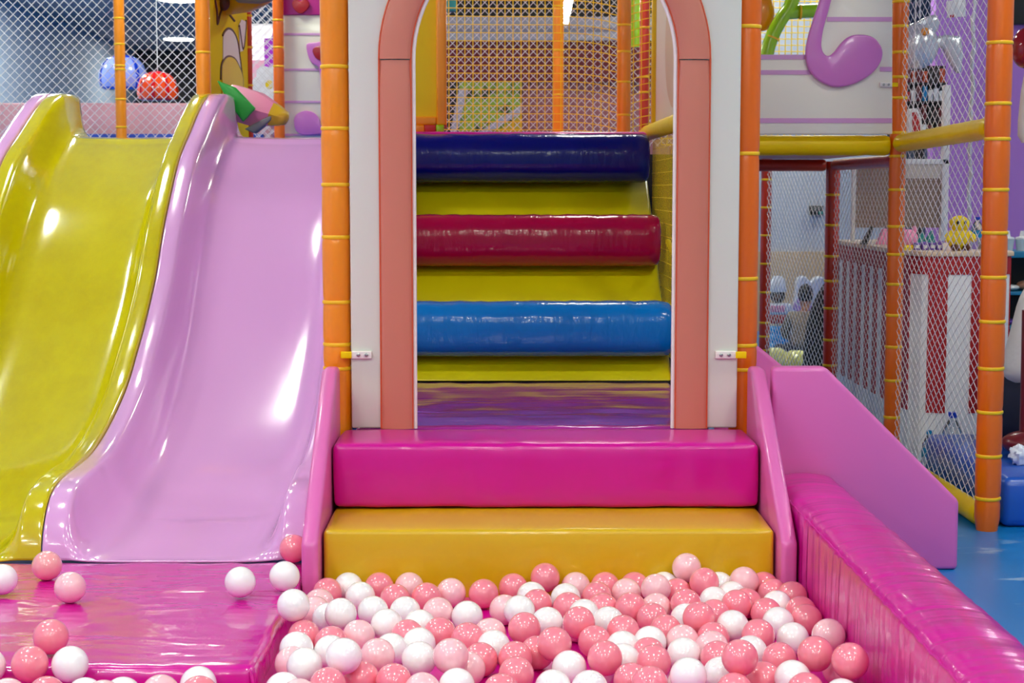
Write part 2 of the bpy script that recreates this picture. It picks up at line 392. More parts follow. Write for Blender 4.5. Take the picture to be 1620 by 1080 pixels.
BALLS = [
 ('W', -0.5466, 4.1082, 0.1390, "first white ball from the left in the row against the yellow step"),
 ('W', -0.4884, 3.8232, 0.1372, "first white ball from the left in the second row out from yellow step"),
 ('L', -0.4588, 4.1034, 0.0690, "first pale pink ball from the left in the second row out from yellow step"),
 ('P', -0.4498, 4.2201, 0.0690, "first deep pink ball from the left in the second row out from yellow step"),
 ('W', -0.4011, 4.2810, 0.0690, "second white ball from the left in the row against the yellow step"),
 ('W', -0.3606, 4.1768, 0.0690, "second white ball from the left in the second row out from yellow step"),
 ('P', -0.3194, 4.2810, 0.0690, "first deep pink ball from the left in the row against the yellow step"),
 ('P', -0.2691, 4.1523, 0.0690, "second deep pink ball from the left in the second row out from yellow step"),
 ('L', -0.2398, 4.2810, 0.0690, "first pale pink ball from the left in the row against the yellow step"),
 ('W', -0.3829, 3.8846, 0.0997, "second white ball from the left in the third row out from yellow step"),
 ('W', -0.3164, 4.0266, 0.0690, "third white ball from the left in the third row out from yellow step"),
 ('W', -0.2357, 4.0217, 0.0690, "fifth white ball from the left in the third row out from yellow step"),
 ('W', -0.2707, 3.8565, 0.0803, "fourth white ball from the left in the third row out from yellow step"),
 ('W', -0.1933, 3.8929, 0.0690, "sixth white ball from the left in the third row out from yellow step"),
 ('P', -0.4610, 3.7971, 0.0690, "first deep pink ball from the left in the middle row of the pit"),
 ('W', -0.4213, 3.9583, 0.0690, "first white ball from the left in the third row out from yellow step"),
 ('P', -0.3915, 3.7420, 0.0690, "second deep pink ball from the left in the middle row of the pit"),
 ('L', -0.3325, 3.7980, 0.0690, "first pale pink ball from the left in the middle row of the pit"),
 ('W', -0.4610, 3.6510, 0.0808, "first white ball from the left in the third row up from photo bottom"),
 ('W', -0.4211, 3.4727, 0.0943, "first white ball from the left in the second row up from photo bottom"),
 ('W', -0.3315, 3.4217, 0.1296, "third white ball from the left in the third row up from photo bottom"),
 ('L', -0.2703, 3.5637, 0.0893, "first pale pink ball from the left in the third row up from photo bottom"),
 ('P', -0.2178, 3.8002, 0.0690, "third deep pink ball from the left in the middle row of the pit"),
 ('W', -0.1867, 3.7287, 0.0690, "sixth white ball from the left in the third row up from photo bottom"),
 ('W', -0.1777, 3.5451, 0.0874, "fifth white ball from the left in the third row up from photo bottom"),
 ('W', -0.3850, 3.6642, 0.0690, "second white ball from the left in the third row up from photo bottom"),
 ('P', -0.3600, 3.3652, 0.0825, "first deep pink ball from the left in the bottom row of the pit"),
 ('P', -0.2971, 3.4568, 0.0690, "second deep pink ball from the left in the bottom row of the pit"),
 ('P', -0.2260, 3.4250, 0.0731, "third deep pink ball from the left in the bottom row of the pit"),
 ('W', -0.2480, 3.6806, 0.0690, "fourth white ball from the left in the third row up from photo bottom"),
 ('L', -0.4610, 3.5739, 0.0690, "first pale pink ball from the left in the second row up from photo bottom"),
 ('W', -0.4553, 3.3766, 0.0690, "first white ball from the left in the bottom row of the pit"),
 ('L', -0.4136, 3.3078, 0.0756, "first pale pink ball from the left in the bottom row of the pit"),
 ('L', -0.4610, 4.0255, 0.0690, "first pale pink ball from the left in the third row out from yellow step"),
 ('P', -0.1893, 4.1668, 0.0690, "third deep pink ball from the left in the second row out from yellow step"),
 ('L', -0.1267, 4.2154, 0.0690, "second pale pink ball from the left in the second row out from yellow step"),
 ('L', -0.1531, 4.0041, 0.0711, "second pale pink ball from the left in the third row out from yellow step"),
 ('P', -0.0419, 4.2039, 0.0690, "fourth deep pink ball from the left in the second row out from yellow step"),
 ('P', 0.0360, 4.2674, 0.0690, "second deep pink ball from the left in the row against the yellow step"),
 ('P', 0.1208, 4.2810, 0.0937, "third deep pink ball from the left in the row against the yellow step"),
 ('W', 0.0827, 4.1735, 0.0690, "third white ball from the left in the second row out from yellow step"),
 ('W', 0.0487, 3.9710, 0.0841, "eighth white ball from the left in the third row out from yellow step"),
 ('P', 0.0956, 4.0950, 0.0690, "fifth deep pink ball from the left in the second row out from yellow step"),
 ('P', 0.0584, 3.7961, 0.0870, "sixth deep pink ball from the left in the middle row of the pit"),
 ('W', 0.1161, 3.9150, 0.0690, "ninth white ball from the left in the third row out from yellow step"),
 ('P', 0.1222, 3.5974, 0.1055, "fourth deep pink ball from the left in the third row up from photo bottom"),
 ('L', 0.0125, 4.0384, 0.0690, "third pale pink ball from the left in the third row out from yellow step"),
 ('L', -0.0231, 3.8124, 0.0690, "second pale pink ball from the left in the middle row of the pit"),
 ('P', -0.0747, 3.7542, 0.0739, "fifth deep pink ball from the left in the middle row of the pit"),
 ('P', -0.1423, 3.8199, 0.0690, "fourth deep pink ball from the left in the middle row of the pit"),
 ('W', -0.0800, 3.9769, 0.0690, "seventh white ball from the left in the third row out from yellow step"),
 ('L', -0.1058, 3.4756, 0.1137, "second pale pink ball from the left in the third row up from photo bottom"),
 ('W', -0.0137, 3.7059, 0.0690, "seventh white ball from the left in the third row up from photo bottom"),
 ('P', -0.0425, 3.6015, 0.0690, "first deep pink ball from the left in the third row up from photo bottom"),
 ('L', -0.0698, 3.5284, 0.0690, "second pale pink ball from the left in the second row up from photo bottom"),
 ('P', 0.0350, 3.5948, 0.0734, "second deep pink ball from the left in the third row up from photo bottom"),
 ('P', 0.0360, 3.4842, 0.0705, "first deep pink ball from the left in the second row up from photo bottom"),
 ('P', 0.0844, 3.6550, 0.0690, "third deep pink ball from the left in the third row up from photo bottom"),
 ('W', 0.1530, 3.5354, 0.0690, "second white ball from the left in the second row up from photo bottom"),
 ('W', 0.1128, 3.3916, 0.0690, "third white ball from the left in the bottom row of the pit"),
 ('W', -0.0909, 3.4034, 0.0690, "second white ball from the left in the bottom row of the pit"),
 ('L', -0.1624, 3.3721, 0.0690, "second pale pink ball from the left in the bottom row of the pit"),
 ('P', 0.0032, 3.3634, 0.0690, "fourth deep pink ball from the left in the bottom row of the pit"),
 ('L', 0.2022, 4.2810, 0.0690, "second pale pink ball from the left in the row against the yellow step"),
 ('W', 0.1703, 4.1562, 0.0690, "fourth white ball from the left in the second row out from yellow step"),
 ('P', 0.2802, 4.2809, 0.0690, "fourth deep pink ball from the left in the row against the yellow step"),
 ('P', 0.2514, 4.1753, 0.0690, "seventh deep pink ball from the left in the second row out from yellow step"),
 ('P', 0.3582, 4.2810, 0.0690, "fifth deep pink ball from the left in the row against the yellow step"),
 ('L', 0.3302, 4.2082, 0.0691, "third pale pink ball from the left in the second row out from yellow step"),
 ('P', 0.3261, 4.0124, 0.0801, "eighth deep pink ball from the left in the second row out from yellow step"),
 ('L', 0.4034, 4.1624, 0.0918, "third pale pink ball from the left in the row against the yellow step"),
 ('W', 0.4362, 4.2810, 0.0692, "third white ball from the left in the row against the yellow step"),
 ('P', 0.1726, 4.0611, 0.0690, "sixth deep pink ball from the left in the second row out from yellow step"),
 ('W', 0.2089, 3.9921, 0.0690, "tenth white ball from the left in the third row out from yellow step"),
 ('P', 0.1875, 3.8086, 0.0974, "first deep pink ball from the left in the third row out from yellow step"),
 ('P', 0.2594, 4.0515, 0.0690, "second deep pink ball from the left in the third row out from yellow step"),
 ('P', 0.2904, 3.7871, 0.0821, "eighth deep pink ball from the left in the middle row of the pit"),
 ('L', 0.3939, 4.0494, 0.0690, "fourth pale pink ball from the left in the third row out from yellow step"),
 ('P', 0.4648, 4.0223, 0.0868, "tenth deep pink ball from the left in the second row out from yellow step"),
 ('P', 0.3961, 3.8403, 0.0690, "ninth deep pink ball from the left in the middle row of the pit"),
 ('W', 0.2642, 3.9189, 0.0690, "eleventh white ball from the left in the third row out from yellow step"),
 ('P', 0.3745, 3.9523, 0.0690, "third deep pink ball from the left in the third row out from yellow step"),
 ('W', 0.3492, 3.7375, 0.0690, "first white ball from the left in the middle row of the pit"),
 ('P', 0.2209, 3.7441, 0.0690, "seventh deep pink ball from the left in the middle row of the pit"),
 ('P', 0.2313, 3.5317, 0.0918, "fifth deep pink ball from the left in the third row up from photo bottom"),
 ('W', 0.2828, 3.6966, 0.0690, "eighth white ball from the left in the third row up from photo bottom"),
 ('P', 0.3368, 3.6404, 0.0690, "sixth deep pink ball from the left in the third row up from photo bottom"),
 ('P', 0.3388, 3.5280, 0.0834, "second deep pink ball from the left in the second row up from photo bottom"),
 ('L', 0.1899, 3.8812, 0.0690, "third pale pink ball from the left in the middle row of the pit"),
 ('L', 0.4262, 3.7496, 0.0690, "fourth pale pink ball from the left in the middle row of the pit"),
 ('W', 0.4171, 3.6394, 0.0690, "tenth white ball from the left in the third row up from photo bottom"),
 ('W', 0.3933, 3.3446, 0.1081, "sixth white ball from the left in the bottom row of the pit"),
 ('W', 0.3945, 3.4121, 0.0690, "fifth white ball from the left in the bottom row of the pit"),
 ('P', 0.3155, 3.3706, 0.0826, "sixth deep pink ball from the left in the bottom row of the pit"),
 ('P', 0.2823, 3.4399, 0.0690, "fifth deep pink ball from the left in the bottom row of the pit"),
 ('W', 0.2762, 3.5913, 0.0690, "ninth white ball from the left in the third row up from photo bottom"),
 ('W', 0.1890, 3.3669, 0.0746, "fourth white ball from the left in the bottom row of the pit"),
 ('L', 0.4960, 4.2810, 0.1194, "fourth pale pink ball from the left in the row against the yellow step"),
 ('P', 0.5317, 4.1904, 0.1012, "sixth deep pink ball from the left in the row against the yellow step"),
 ('P', 0.4627, 4.2077, 0.0690, "ninth deep pink ball from the left in the second row out from yellow step"),
 ('W', 0.5828, 4.2810, 0.0690, "fourth white ball from the left in the row against the yellow step"),
 ('L', 0.6419, 4.2362, 0.0930, "fifth pale pink ball from the left in the row against the yellow step"),
 ('P', 0.7010, 4.2810, 0.0690, "seventh deep pink ball from the left in the row against the yellow step"),
 ('W', 0.6009, 4.1743, 0.0690, "sixth white ball from the left in the second row out from yellow step"),
 ('P', 0.7125, 4.2039, 0.0691, "thirteenth deep pink ball from the left in the second row out from yellow step"),
 ('P', 0.7510, 4.1344, 0.0786, "fourteenth deep pink ball from the left in the second row out from yellow step"),
 ('P', 0.5928, 4.0332, 0.0815, "eleventh deep pink ball from the left in the second row out from yellow step"),
 ('P', 0.6285, 4.1014, 0.0690, "twelfth deep pink ball from the left in the second row out from yellow step"),
 ('W', 0.5481, 4.1168, 0.0692, "fifth white ball from the left in the second row out from yellow step"),
 ('P', 0.4749, 3.8386, 0.1004, "fourth deep pink ball from the left in the third row out from yellow step"),
 ('P', 0.5317, 3.9863, 0.0690, "fifth deep pink ball from the left in the third row out from yellow step"),
 ('W', 0.5541, 3.8273, 0.0831, "second white ball from the left in the middle row of the pit"),
 ('P', 0.6622, 4.0000, 0.0690, "sixth deep pink ball from the left in the third row out from yellow step"),
 ('W', 0.7017, 4.0747, 0.0690, "seventh white ball from the left in the second row out from yellow step"),
 ('W', 0.6771, 3.9112, 0.0690, "thirteenth white ball from the left in the third row out from yellow step"),
 ('P', 0.5989, 3.7241, 0.0890, "eleventh deep pink ball from the left in the middle row of the pit"),
 ('W', 0.6870, 3.7685, 0.0690, "third white ball from the left in the middle row of the pit"),
 ('P', 0.7510, 4.0142, 0.0696, "seventh deep pink ball from the left in the third row out from yellow step"),
 ('P', 0.7510, 3.9362, 0.0691, "eighth deep pink ball from the left in the third row out from yellow step"),
 ('L', 0.7510, 3.6679, 0.1042, "fifth pale pink ball from the left in the middle row of the pit"),
 ('P', 0.6827, 3.4714, 0.1180, "tenth deep pink ball from the left in the third row up from photo bottom"),
 ('P', 0.7323, 3.3525, 0.1366, "third deep pink ball from the left in the second row up from photo bottom"),
 ('L', 0.7474, 3.5260, 0.0690, "third pale pink ball from the left in the second row up from photo bottom"),
 ('W', 0.6991, 3.2708, 0.0846, "eighth white ball from the left in the bottom row of the pit"),
 ('P', 0.6219, 3.5692, 0.0771, "ninth deep pink ball from the left in the third row up from photo bottom"),
 ('W', 0.6198, 3.3916, 0.0882, "seventh white ball from the left in the bottom row of the pit"),
 ('P', 0.6330, 3.3148, 0.0842, "ninth deep pink ball from the left in the bottom row of the pit"),
 ('P', 0.5680, 3.4467, 0.0690, "eighth deep pink ball from the left in the bottom row of the pit"),
 ('P', 0.5081, 3.3974, 0.1312, "eighth deep pink ball from the left in the third row up from photo bottom"),
 ('W', 0.5709, 3.6542, 0.0690, "eleventh white ball from the left in the third row up from photo bottom"),
 ('P', 0.5009, 3.7720, 0.0690, "tenth deep pink ball from the left in the middle row of the pit"),
 ('L', 0.4877, 3.6951, 0.0690, "third pale pink ball from the left in the third row up from photo bottom"),
 ('P', 0.4893, 3.6100, 0.0690, "seventh deep pink ball from the left in the third row up from photo bottom"),
 ('W', 0.4798, 3.4838, 0.0690, "third white ball from the left in the second row up from photo bottom"),
 ('P', 0.4903, 3.3472, 0.0742, "seventh deep pink ball from the left in the bottom row of the pit"),
 ('W', 0.4569, 3.9467, 0.0690, "twelfth white ball from the left in the third row out from yellow step"),
 ('W', -1.2544, 4.0798, 0.1390, "white ball on the magenta mat, cut by left edge of photo, beyond two pink balls"),
 ('S', -1.1830, 4.2323, 0.1390, "salmon pink ball on the magenta mat just before the yellow slide foot"),
 ('L', -1.0610, 3.9948, 0.1390, "pale pink ball on the magenta mat just in front of pink ball by slide"),
 ('P', -0.9863, 3.5448, 0.1390, "deep pink ball behind a pink and white pair at mat's front edge"),
 ('P', -0.9988, 3.4234, 0.1136, "deep pink ball left of white ball at mat's front edge"),
 ('W', -0.9133, 3.4232, 0.1128, "white ball on mat's front edge, beside two deep pink balls"),
 ('W', -1.0886, 3.4220, 0.1087, "white ball at mat's front edge, mostly cut off by left photo edge"),
 ('L', -0.9892, 3.2301, 0.1014, "pale pink ball in the bottom left corner of photo"),
 ('P', -0.9113, 3.2314, 0.1048, "pink ball below the deep pink and white pair at mat's front"),
 ('W', -0.8619, 3.3378, 0.0699, "white ball in front of mat, right below white ball on mat's edge"),
 ('L', -0.7930, 3.2118, 0.1029, "pale pink ball wedged between two white balls in front of the mat"),
 ('W', -0.7813, 3.3295, 0.0737, "white ball in front of mat, second white from left along bottom edge"),
 ('L', -0.6855, 3.2479, 0.1030, "lone pale pink ball in front of the mat along bottom edge"),
 ('W', -0.6414, 3.4210, 0.0690, "white ball in front of mat behind a pink ball along bottom edge"),
 ('P', -0.6065, 3.2410, 0.1023, "pink ball hiding a white ball in front of the mat"),
 ('W', -0.6498, 4.0479, 0.1390, "lone white ball on the magenta mat before the pink slide"),
 ('P', -0.5640, 4.4315, 0.1393, "deep pink ball half hidden behind the left guard panel at slide foot"),
]

# ---------------------------------------------------------------- camera (35 mm-style lens, a little over 1.1 m above the floor)
F_PX = 2600.0; CAM_Z = 1.117
PITCH = math.atan2(240, F_PX); YAW = math.atan2(20, F_PX/math.cos(PITCH))
cam = bpy.data.cameras.new('camera'); cam.sensor_width = 36.0; cam.lens = F_PX/1620*36
cam_o = link(bpy.data.objects.new('camera', cam)); cam_o.location = (0,0,CAM_Z)
cam_o.rotation_euler = (PI/2-PITCH, 0, -YAW)
cam.clip_end = 60; cam.clip_start = .05
cam.dof.use_dof = True; cam.dof.focus_distance = 4.6; cam.dof.aperture_fstop = 9.0
SC.camera = cam_o
_fw = Vector((math.sin(YAW)*math.cos(PITCH), math.cos(YAW)*math.cos(PITCH), -math.sin(PITCH)))
_rt = Vector((math.cos(YAW), -math.sin(YAW), 0)); _up = _rt.cross(_fw)
def at(px, py, Y):
    d = _fw*F_PX+_rt*(px-810)+_up*(540-py)
    return Vector((0,0,CAM_Z))+d*(Y/d.y)
def zs_of(px, ys, Y): return [at(px, y, Y).z for y in ys]

# ---------------------------------------------------------------- the room
def struct(name, bm, m, **k): return tag(obj(name, bm, m, None, **k), kind='structure')
struct('floor', box_bm(-5.3,5.2,-4,24.1,-.1,0), V['floor'], smooth=False)
struct('ceiling', box_bm(-5.3,5.2,-4,24.1,3.12,3.25), V['ceiling'], smooth=False)
struct('wall_left', box_bm(-5.4,-5.25,-4,24.1,0,3.12), V['left_wall'], smooth=False)
struct('wall_back', box_bm(-5.25,5.2,24.0,24.15,0,3.12), V['dark_wall'], smooth=False)
struct('wall_right', box_bm(5.1,5.25,-4,24,0,3.12), V['grey_wall'], smooth=False)
struct('wall_rear', box_bm(1.7,3.05,13.0,13.12,.63,3.12), V['grey_wall'], smooth=False)
struct('trim_1', box_bm(1.7,3.05,12.97,13.12,0,.63), V['wood'], smooth=False)
struct('wall_purple', box_bm(2.52,5.1,9.6,9.72,0,3.12), V['purple'], smooth=False)

# ---------------------------------------------------------------- ceiling lamps (the light of the room)
def downlight(x, y, label=None, group=None, r=.20):
    t = thing('ceiling_downlight', label or 'unseen round white ceiling downlight, of the play area grid or added as fill', 'ceiling light', (x,y,3.12), group or 'ceiling downlights')
    obj('housing', lathe_bm([(r*1.25,0),(r*1.25,-.02),(r*1.1,-.03),(r,-.03),(r,-.012),(0,-.012)], 24), V['lamp_white'], t)
    obj('diffuser', lathe_bm([(0,-.0262),(r*.98,-.0262),(r*.98,-.014),(0,-.014)], 24), LAMP, t)
for x in (-3.5,-1.75,.1,1.9,3.7):
    for y in (-3.4,-1.6,.1,2.1,4.3,6.9,9.5,12.2):  # the rows behind the camera are added as front fill
        if (x, y) in ((.1,4.3),(.1,6.9),(1.9,6.9),(.1,9.5),(.1,12.2),(3.7,-3.4),(3.7,-1.6),(3.7,.1),(3.7,2.1)): continue
        downlight(x, y)
a = at(283, 3, 17.5); downlight(a.x, 17.5, 'bright round downlight on far ceiling, cut by top edge of photo above red dome', 'far ceiling downlights', .2)
a = at(283, 66, 22.0); downlight(a.x, 22.0, 'small distant downlight on far ceiling just above the red dome', 'far ceiling downlights', .2)
for x, y in ((-4.3,14.5),(-4.7,13.2),(-3.8,13.6),(-4.5,16.8),(-4.9,15.6),(1.0,15.5),(.5,8.5)): downlight(x, y, None, None, .18)  # unseen lamps added to brighten the far left and glint on the rolls

# ---------------------------------------------------------------- ball pit floor, mat, barrier
o = obj('pit_floor_mat', pad_bm(-2.7,.80,1.8,4.33,.0,.03,r=.008,puff=.002,wr=.001), V['magenta'], None, bevel=0); tag(o, 'thin magenta vinyl mat on the bottom of the ball pit', 'mat')
o = obj('landing_mat', pad_bm(-2.8,-.526,3.464,4.466,.0,.0955,r=.022,puff=.004,nx=60,ny=30,wr=.004,seed=3,freq=6), V['magenta_mat'], None); tag(o, 'glossy wrinkled magenta mat at the foot of the slides', 'mat')
seam = tube_bm([(-.534,3.462,.008),(-.532,3.460,.03),(-.531,3.459,.06),(-.536,3.465,.085)], .004, 6)
part('corner_seam', seam, V['magenta_mat'], o)

# barrier on the right of the pit, gathered over a rounded top
def barrier():
    bm = bmesh.new(); rows = []
    import mathutils
    n = 150
    prof = [(.792,0),(.791,.06),(.790,.12),(.791,.20),(.792,.255),(.797,.272),(.806,.282),(.83,.289),(.86,.293),(.89,.294),(.92,.291),(.95,.286),(.97,.278),(.985,.262),(.99,.24),(.992,.14),(.992,0)]
    for i in range(n+1):
        y = 1.8+(4.74-1.8)*i/n
        row = []
        for (x, z) in prof:
            top = max(0, min(1, (z-.2)/.08))
            w = mathutils.noise.noise(Vector((x*2.2+4, y*13, 3)))*.0045 + mathutils.noise.noise(Vector((x*3, y*34, 9)))*.0016
            row.append(bm.verts.new((x, y, z+w*top)))
        rows.append(row)
    for a, b in zip(rows, rows[1:]):
        for k in range(len(prof)-1): bm.faces.new((a[k],a[k+1],b[k+1],b[k]))
    bm.faces.new(rows[0]); bm.faces.new(rows[-1][::-1])
    o = obj('padded_barrier', bm, V['magenta_bar'], None)
    tag(o, 'long magenta vinyl padded barrier along right side of the ball pit', 'barrier')
    path = [(.7945+.0008*math.sin(i*2.1), 1.82+(4.72-1.82)*i/120, .268+.0016*math.sin(i*1.7)) for i in range(121)]
    part('edge_seam', tube_bm(path, .0028, 6), V['magenta_bar'], o)
barrier()

# ---------------------------------------------------------------- steps and landing
o = obj('foam_step', pad_bm(-.470,.735,4.325,4.66,.0,.212,r=.012,puff=.004,nx=60,wr=.0016,seed=2), V['yellow_step'], None); tag(o, 'golden yellow foam step, lowest, rising out of the ball pit', 'step')
o = obj('foam_step', pad_bm(-.470,.735,4.60,4.895,.2195,.401,r=.016,puff=.005,nx=70,wr=.0030,seed=5,freq=6), V['magenta'], None); tag(o, 'magenta foam step above the yellow one, at the foot of the arch', 'step')
o = obj('foam_block', soft_box_bm(-.468,.733,4.672,4.885,0,.205,.01), V['magenta'], None); tag(o, 'magenta foam block under the magenta step, behind the yellow one', 'foam block')
o = obj('passage_mat', pad_bm(-.440,.64,4.965,6.145,.30,.396,r=.014,puff=.003,nx=40,ny=40,wr=.004,seed=8,freq=4), V['landing'], None); tag(o, 'shiny purple floor mat inside the arch, below the climbing rolls', 'mat')
o = obj('foam_block', box_bm(-.435,.635,4.97,6.12,0,.286), V['magenta'], None, bevel=.008); tag(o, 'magenta plinth carrying the purple mat inside the arch', 'foam block')

# guards
def guard(name, pts, axis, a, b, label):
    o = obj(name, prism_bm(pts, axis, a, b), V['guard'], None, bevel=.014, seg=4)
    return tag(o, label, 'guard panel')
gp = [(4.895,.012),(4.25,.012),(4.25,.192),(4.80,.592),(4.895,.592)]
guard('step_guard', gp, 'x', -.522, -.477, 'soft pink guard panel on left side of the steps, beside the pink slide')
guard('step_guard', gp, 'x', .742, .785, 'narrow soft pink guard panel on right side of the steps')
guard('step_guard', [(.797,.0),(1.352,.0),(1.352,.205),(.952,.602),(.797,.602)], 'y', 4.755, 4.815, 'large flat pink guard panel facing the camera, behind end of the magenta barrier')
guard('step_guard', [(.74,.0),(1.40,.0),(1.40,.17),(.875,.592),(.74,.592)], 'y', 5.57, 5.63, 'rear pink guard panel, only its sloping tip seen behind right orange post')
for k, (x1, h) in enumerate(((1.30,.17),(1.12,.36))):
    o = obj('side_step', soft_box_bm(.80,x1,4.82,5.565,h-.17,h-.002,.012), V['magenta'] if k else V['yellow_step'], None)
    tag(o, ('upper magenta' if k else 'lower yellow')+' foam step hidden between the two right-hand pink guard panels', 'step')

# ---------------------------------------------------------------- slides
def slide(name, label, x0, x1, mat):
    rim = [(7.50,1.535),(7.38,1.540),(7.24,1.530),(7.10,1.495),(6.95,1.435),(6.78,1.356),(6.62,1.285),(6.50,1.216),(6.36,1.105),(6.21,.975),(6.08,.830),(5.97,.735),(5.85,.645),(5.72,.562),(5.58,.475),(5.44,.415),(5.30,.367),(5.16,.330),(5.02,.307),(4.88,.298),(4.76,.294),(4.66,.285),(4.59,.268),(4.54,.235),(4.505,.19),(4.485,.145),(4.475,.098)]
    R_ = catmull([(0,p[0],p[1]) for p in rim], 4)
    m = len(R_); bed = []
    for i, p in enumerate(R_):
        t = (R_[min(i+1,m-1)]-R_[max(i-1,0)]).normalized()      # towards the camera and down
        n = Vector((0, t.z, -t.y))                               # up-normal
        if n.z < 0: n = -n
        s = i/(m-1)
        q = p - n*.185
        bed.append(q)
    # the run-out is flat: take over the bed below the curve
    Yb = [(7.50,1.350),(7.30,1.352),(7.14,1.338),(6.98,1.292),(6.83,1.215),(6.68,1.105)]
    for i, p in enumerate(R_):
        if p.y < 5.25:
            y = 4.47+(p.y-4.475)*(5.33-4.47)/(5.25-4.475)
            f = max(0.0, (y-4.47)/(5.33-4.47))
            bed[i] = Vector((0, y, .098+.10*f**2.2))
        if p.y > 7.2:
            bed[i] = Vector((0, p.y-.01*(7.5-p.y), 1.350+.004*math.sin((p.y-7.2)*8)))
    # smooth the bed line
    for _ in range(14):
        bed = [bed[0]]+[(bed[i-1]+bed[i]*2+bed[i+1])/4 for i in range(1,m-1)]+[bed[-1]]
    half = [(0.0,1,-.055),(0.0,1,-.012),(.004,1,-.003),(.012,1,0),(.040,1,0),(.054,1,-.003),(.062,1,-.010),(.068,.94,-.012),(.075,.80,-.008),(.084,.60,0),(.095,.40,0),(.110,.22,0),(.130,.10,0),(.155,.035,0),(.185,.005,-.003),(.22,0,-.008),(.27,0,-.013),(.32,0,-.016)]
    W = x1-x0
    sec = half + [(W-a,b,c) for (a,b,c) in half[::-1]]
    bm = bmesh.new(); rows = []
    for i in range(m):
        b, r = bed[i], R_[i]
        h0 = max(0, min(1, (r-b).length/.12))*(1 if 4.9 < r.y < 7.2 else .35)
        kw = 1-.62*max(0, min(1, (r.y-6.5)/.65))
        def ux(u):
            e = min(u, W-u)
            if e > .068: e = .068+(e-.068)*(kw if e < .19 else kw+(1-kw)*min(1,(e-.19)/.13))
            return e if u <= W/2 else W-e
        rows.append([bm.verts.new((x0+ux(u), b.y+(r.y-b.y)*h, b.z+(r.z-b.z)*h+d*h0)) for (u,h,d) in sec])
    for a, b in zip(rows, rows[1:]):
        for k in range(len(sec)-1): bm.faces.new((a[k],b[k],b[k+1],a[k+1]))
    o = obj(name, bm, mat, None, autos=False)
    s = o.modifiers.new('shell','SOLIDIFY'); s.thickness = .006; s.offset = -1
    return tag(o, label, 'slide')
slide('slide', 'lilac pink fibreglass slide between the yellow slide and the steps', -1.264, -.538, V['lilac'])
slide('slide', 'glossy yellow fibreglass slide left of the lilac pink one', -1.960, -1.268, V['yel_slide'])
slide('slide', 'lilac pink slide beyond the yellow one, only its rim tip at the left photo edge', -2.656, -1.964, V['lilac'])

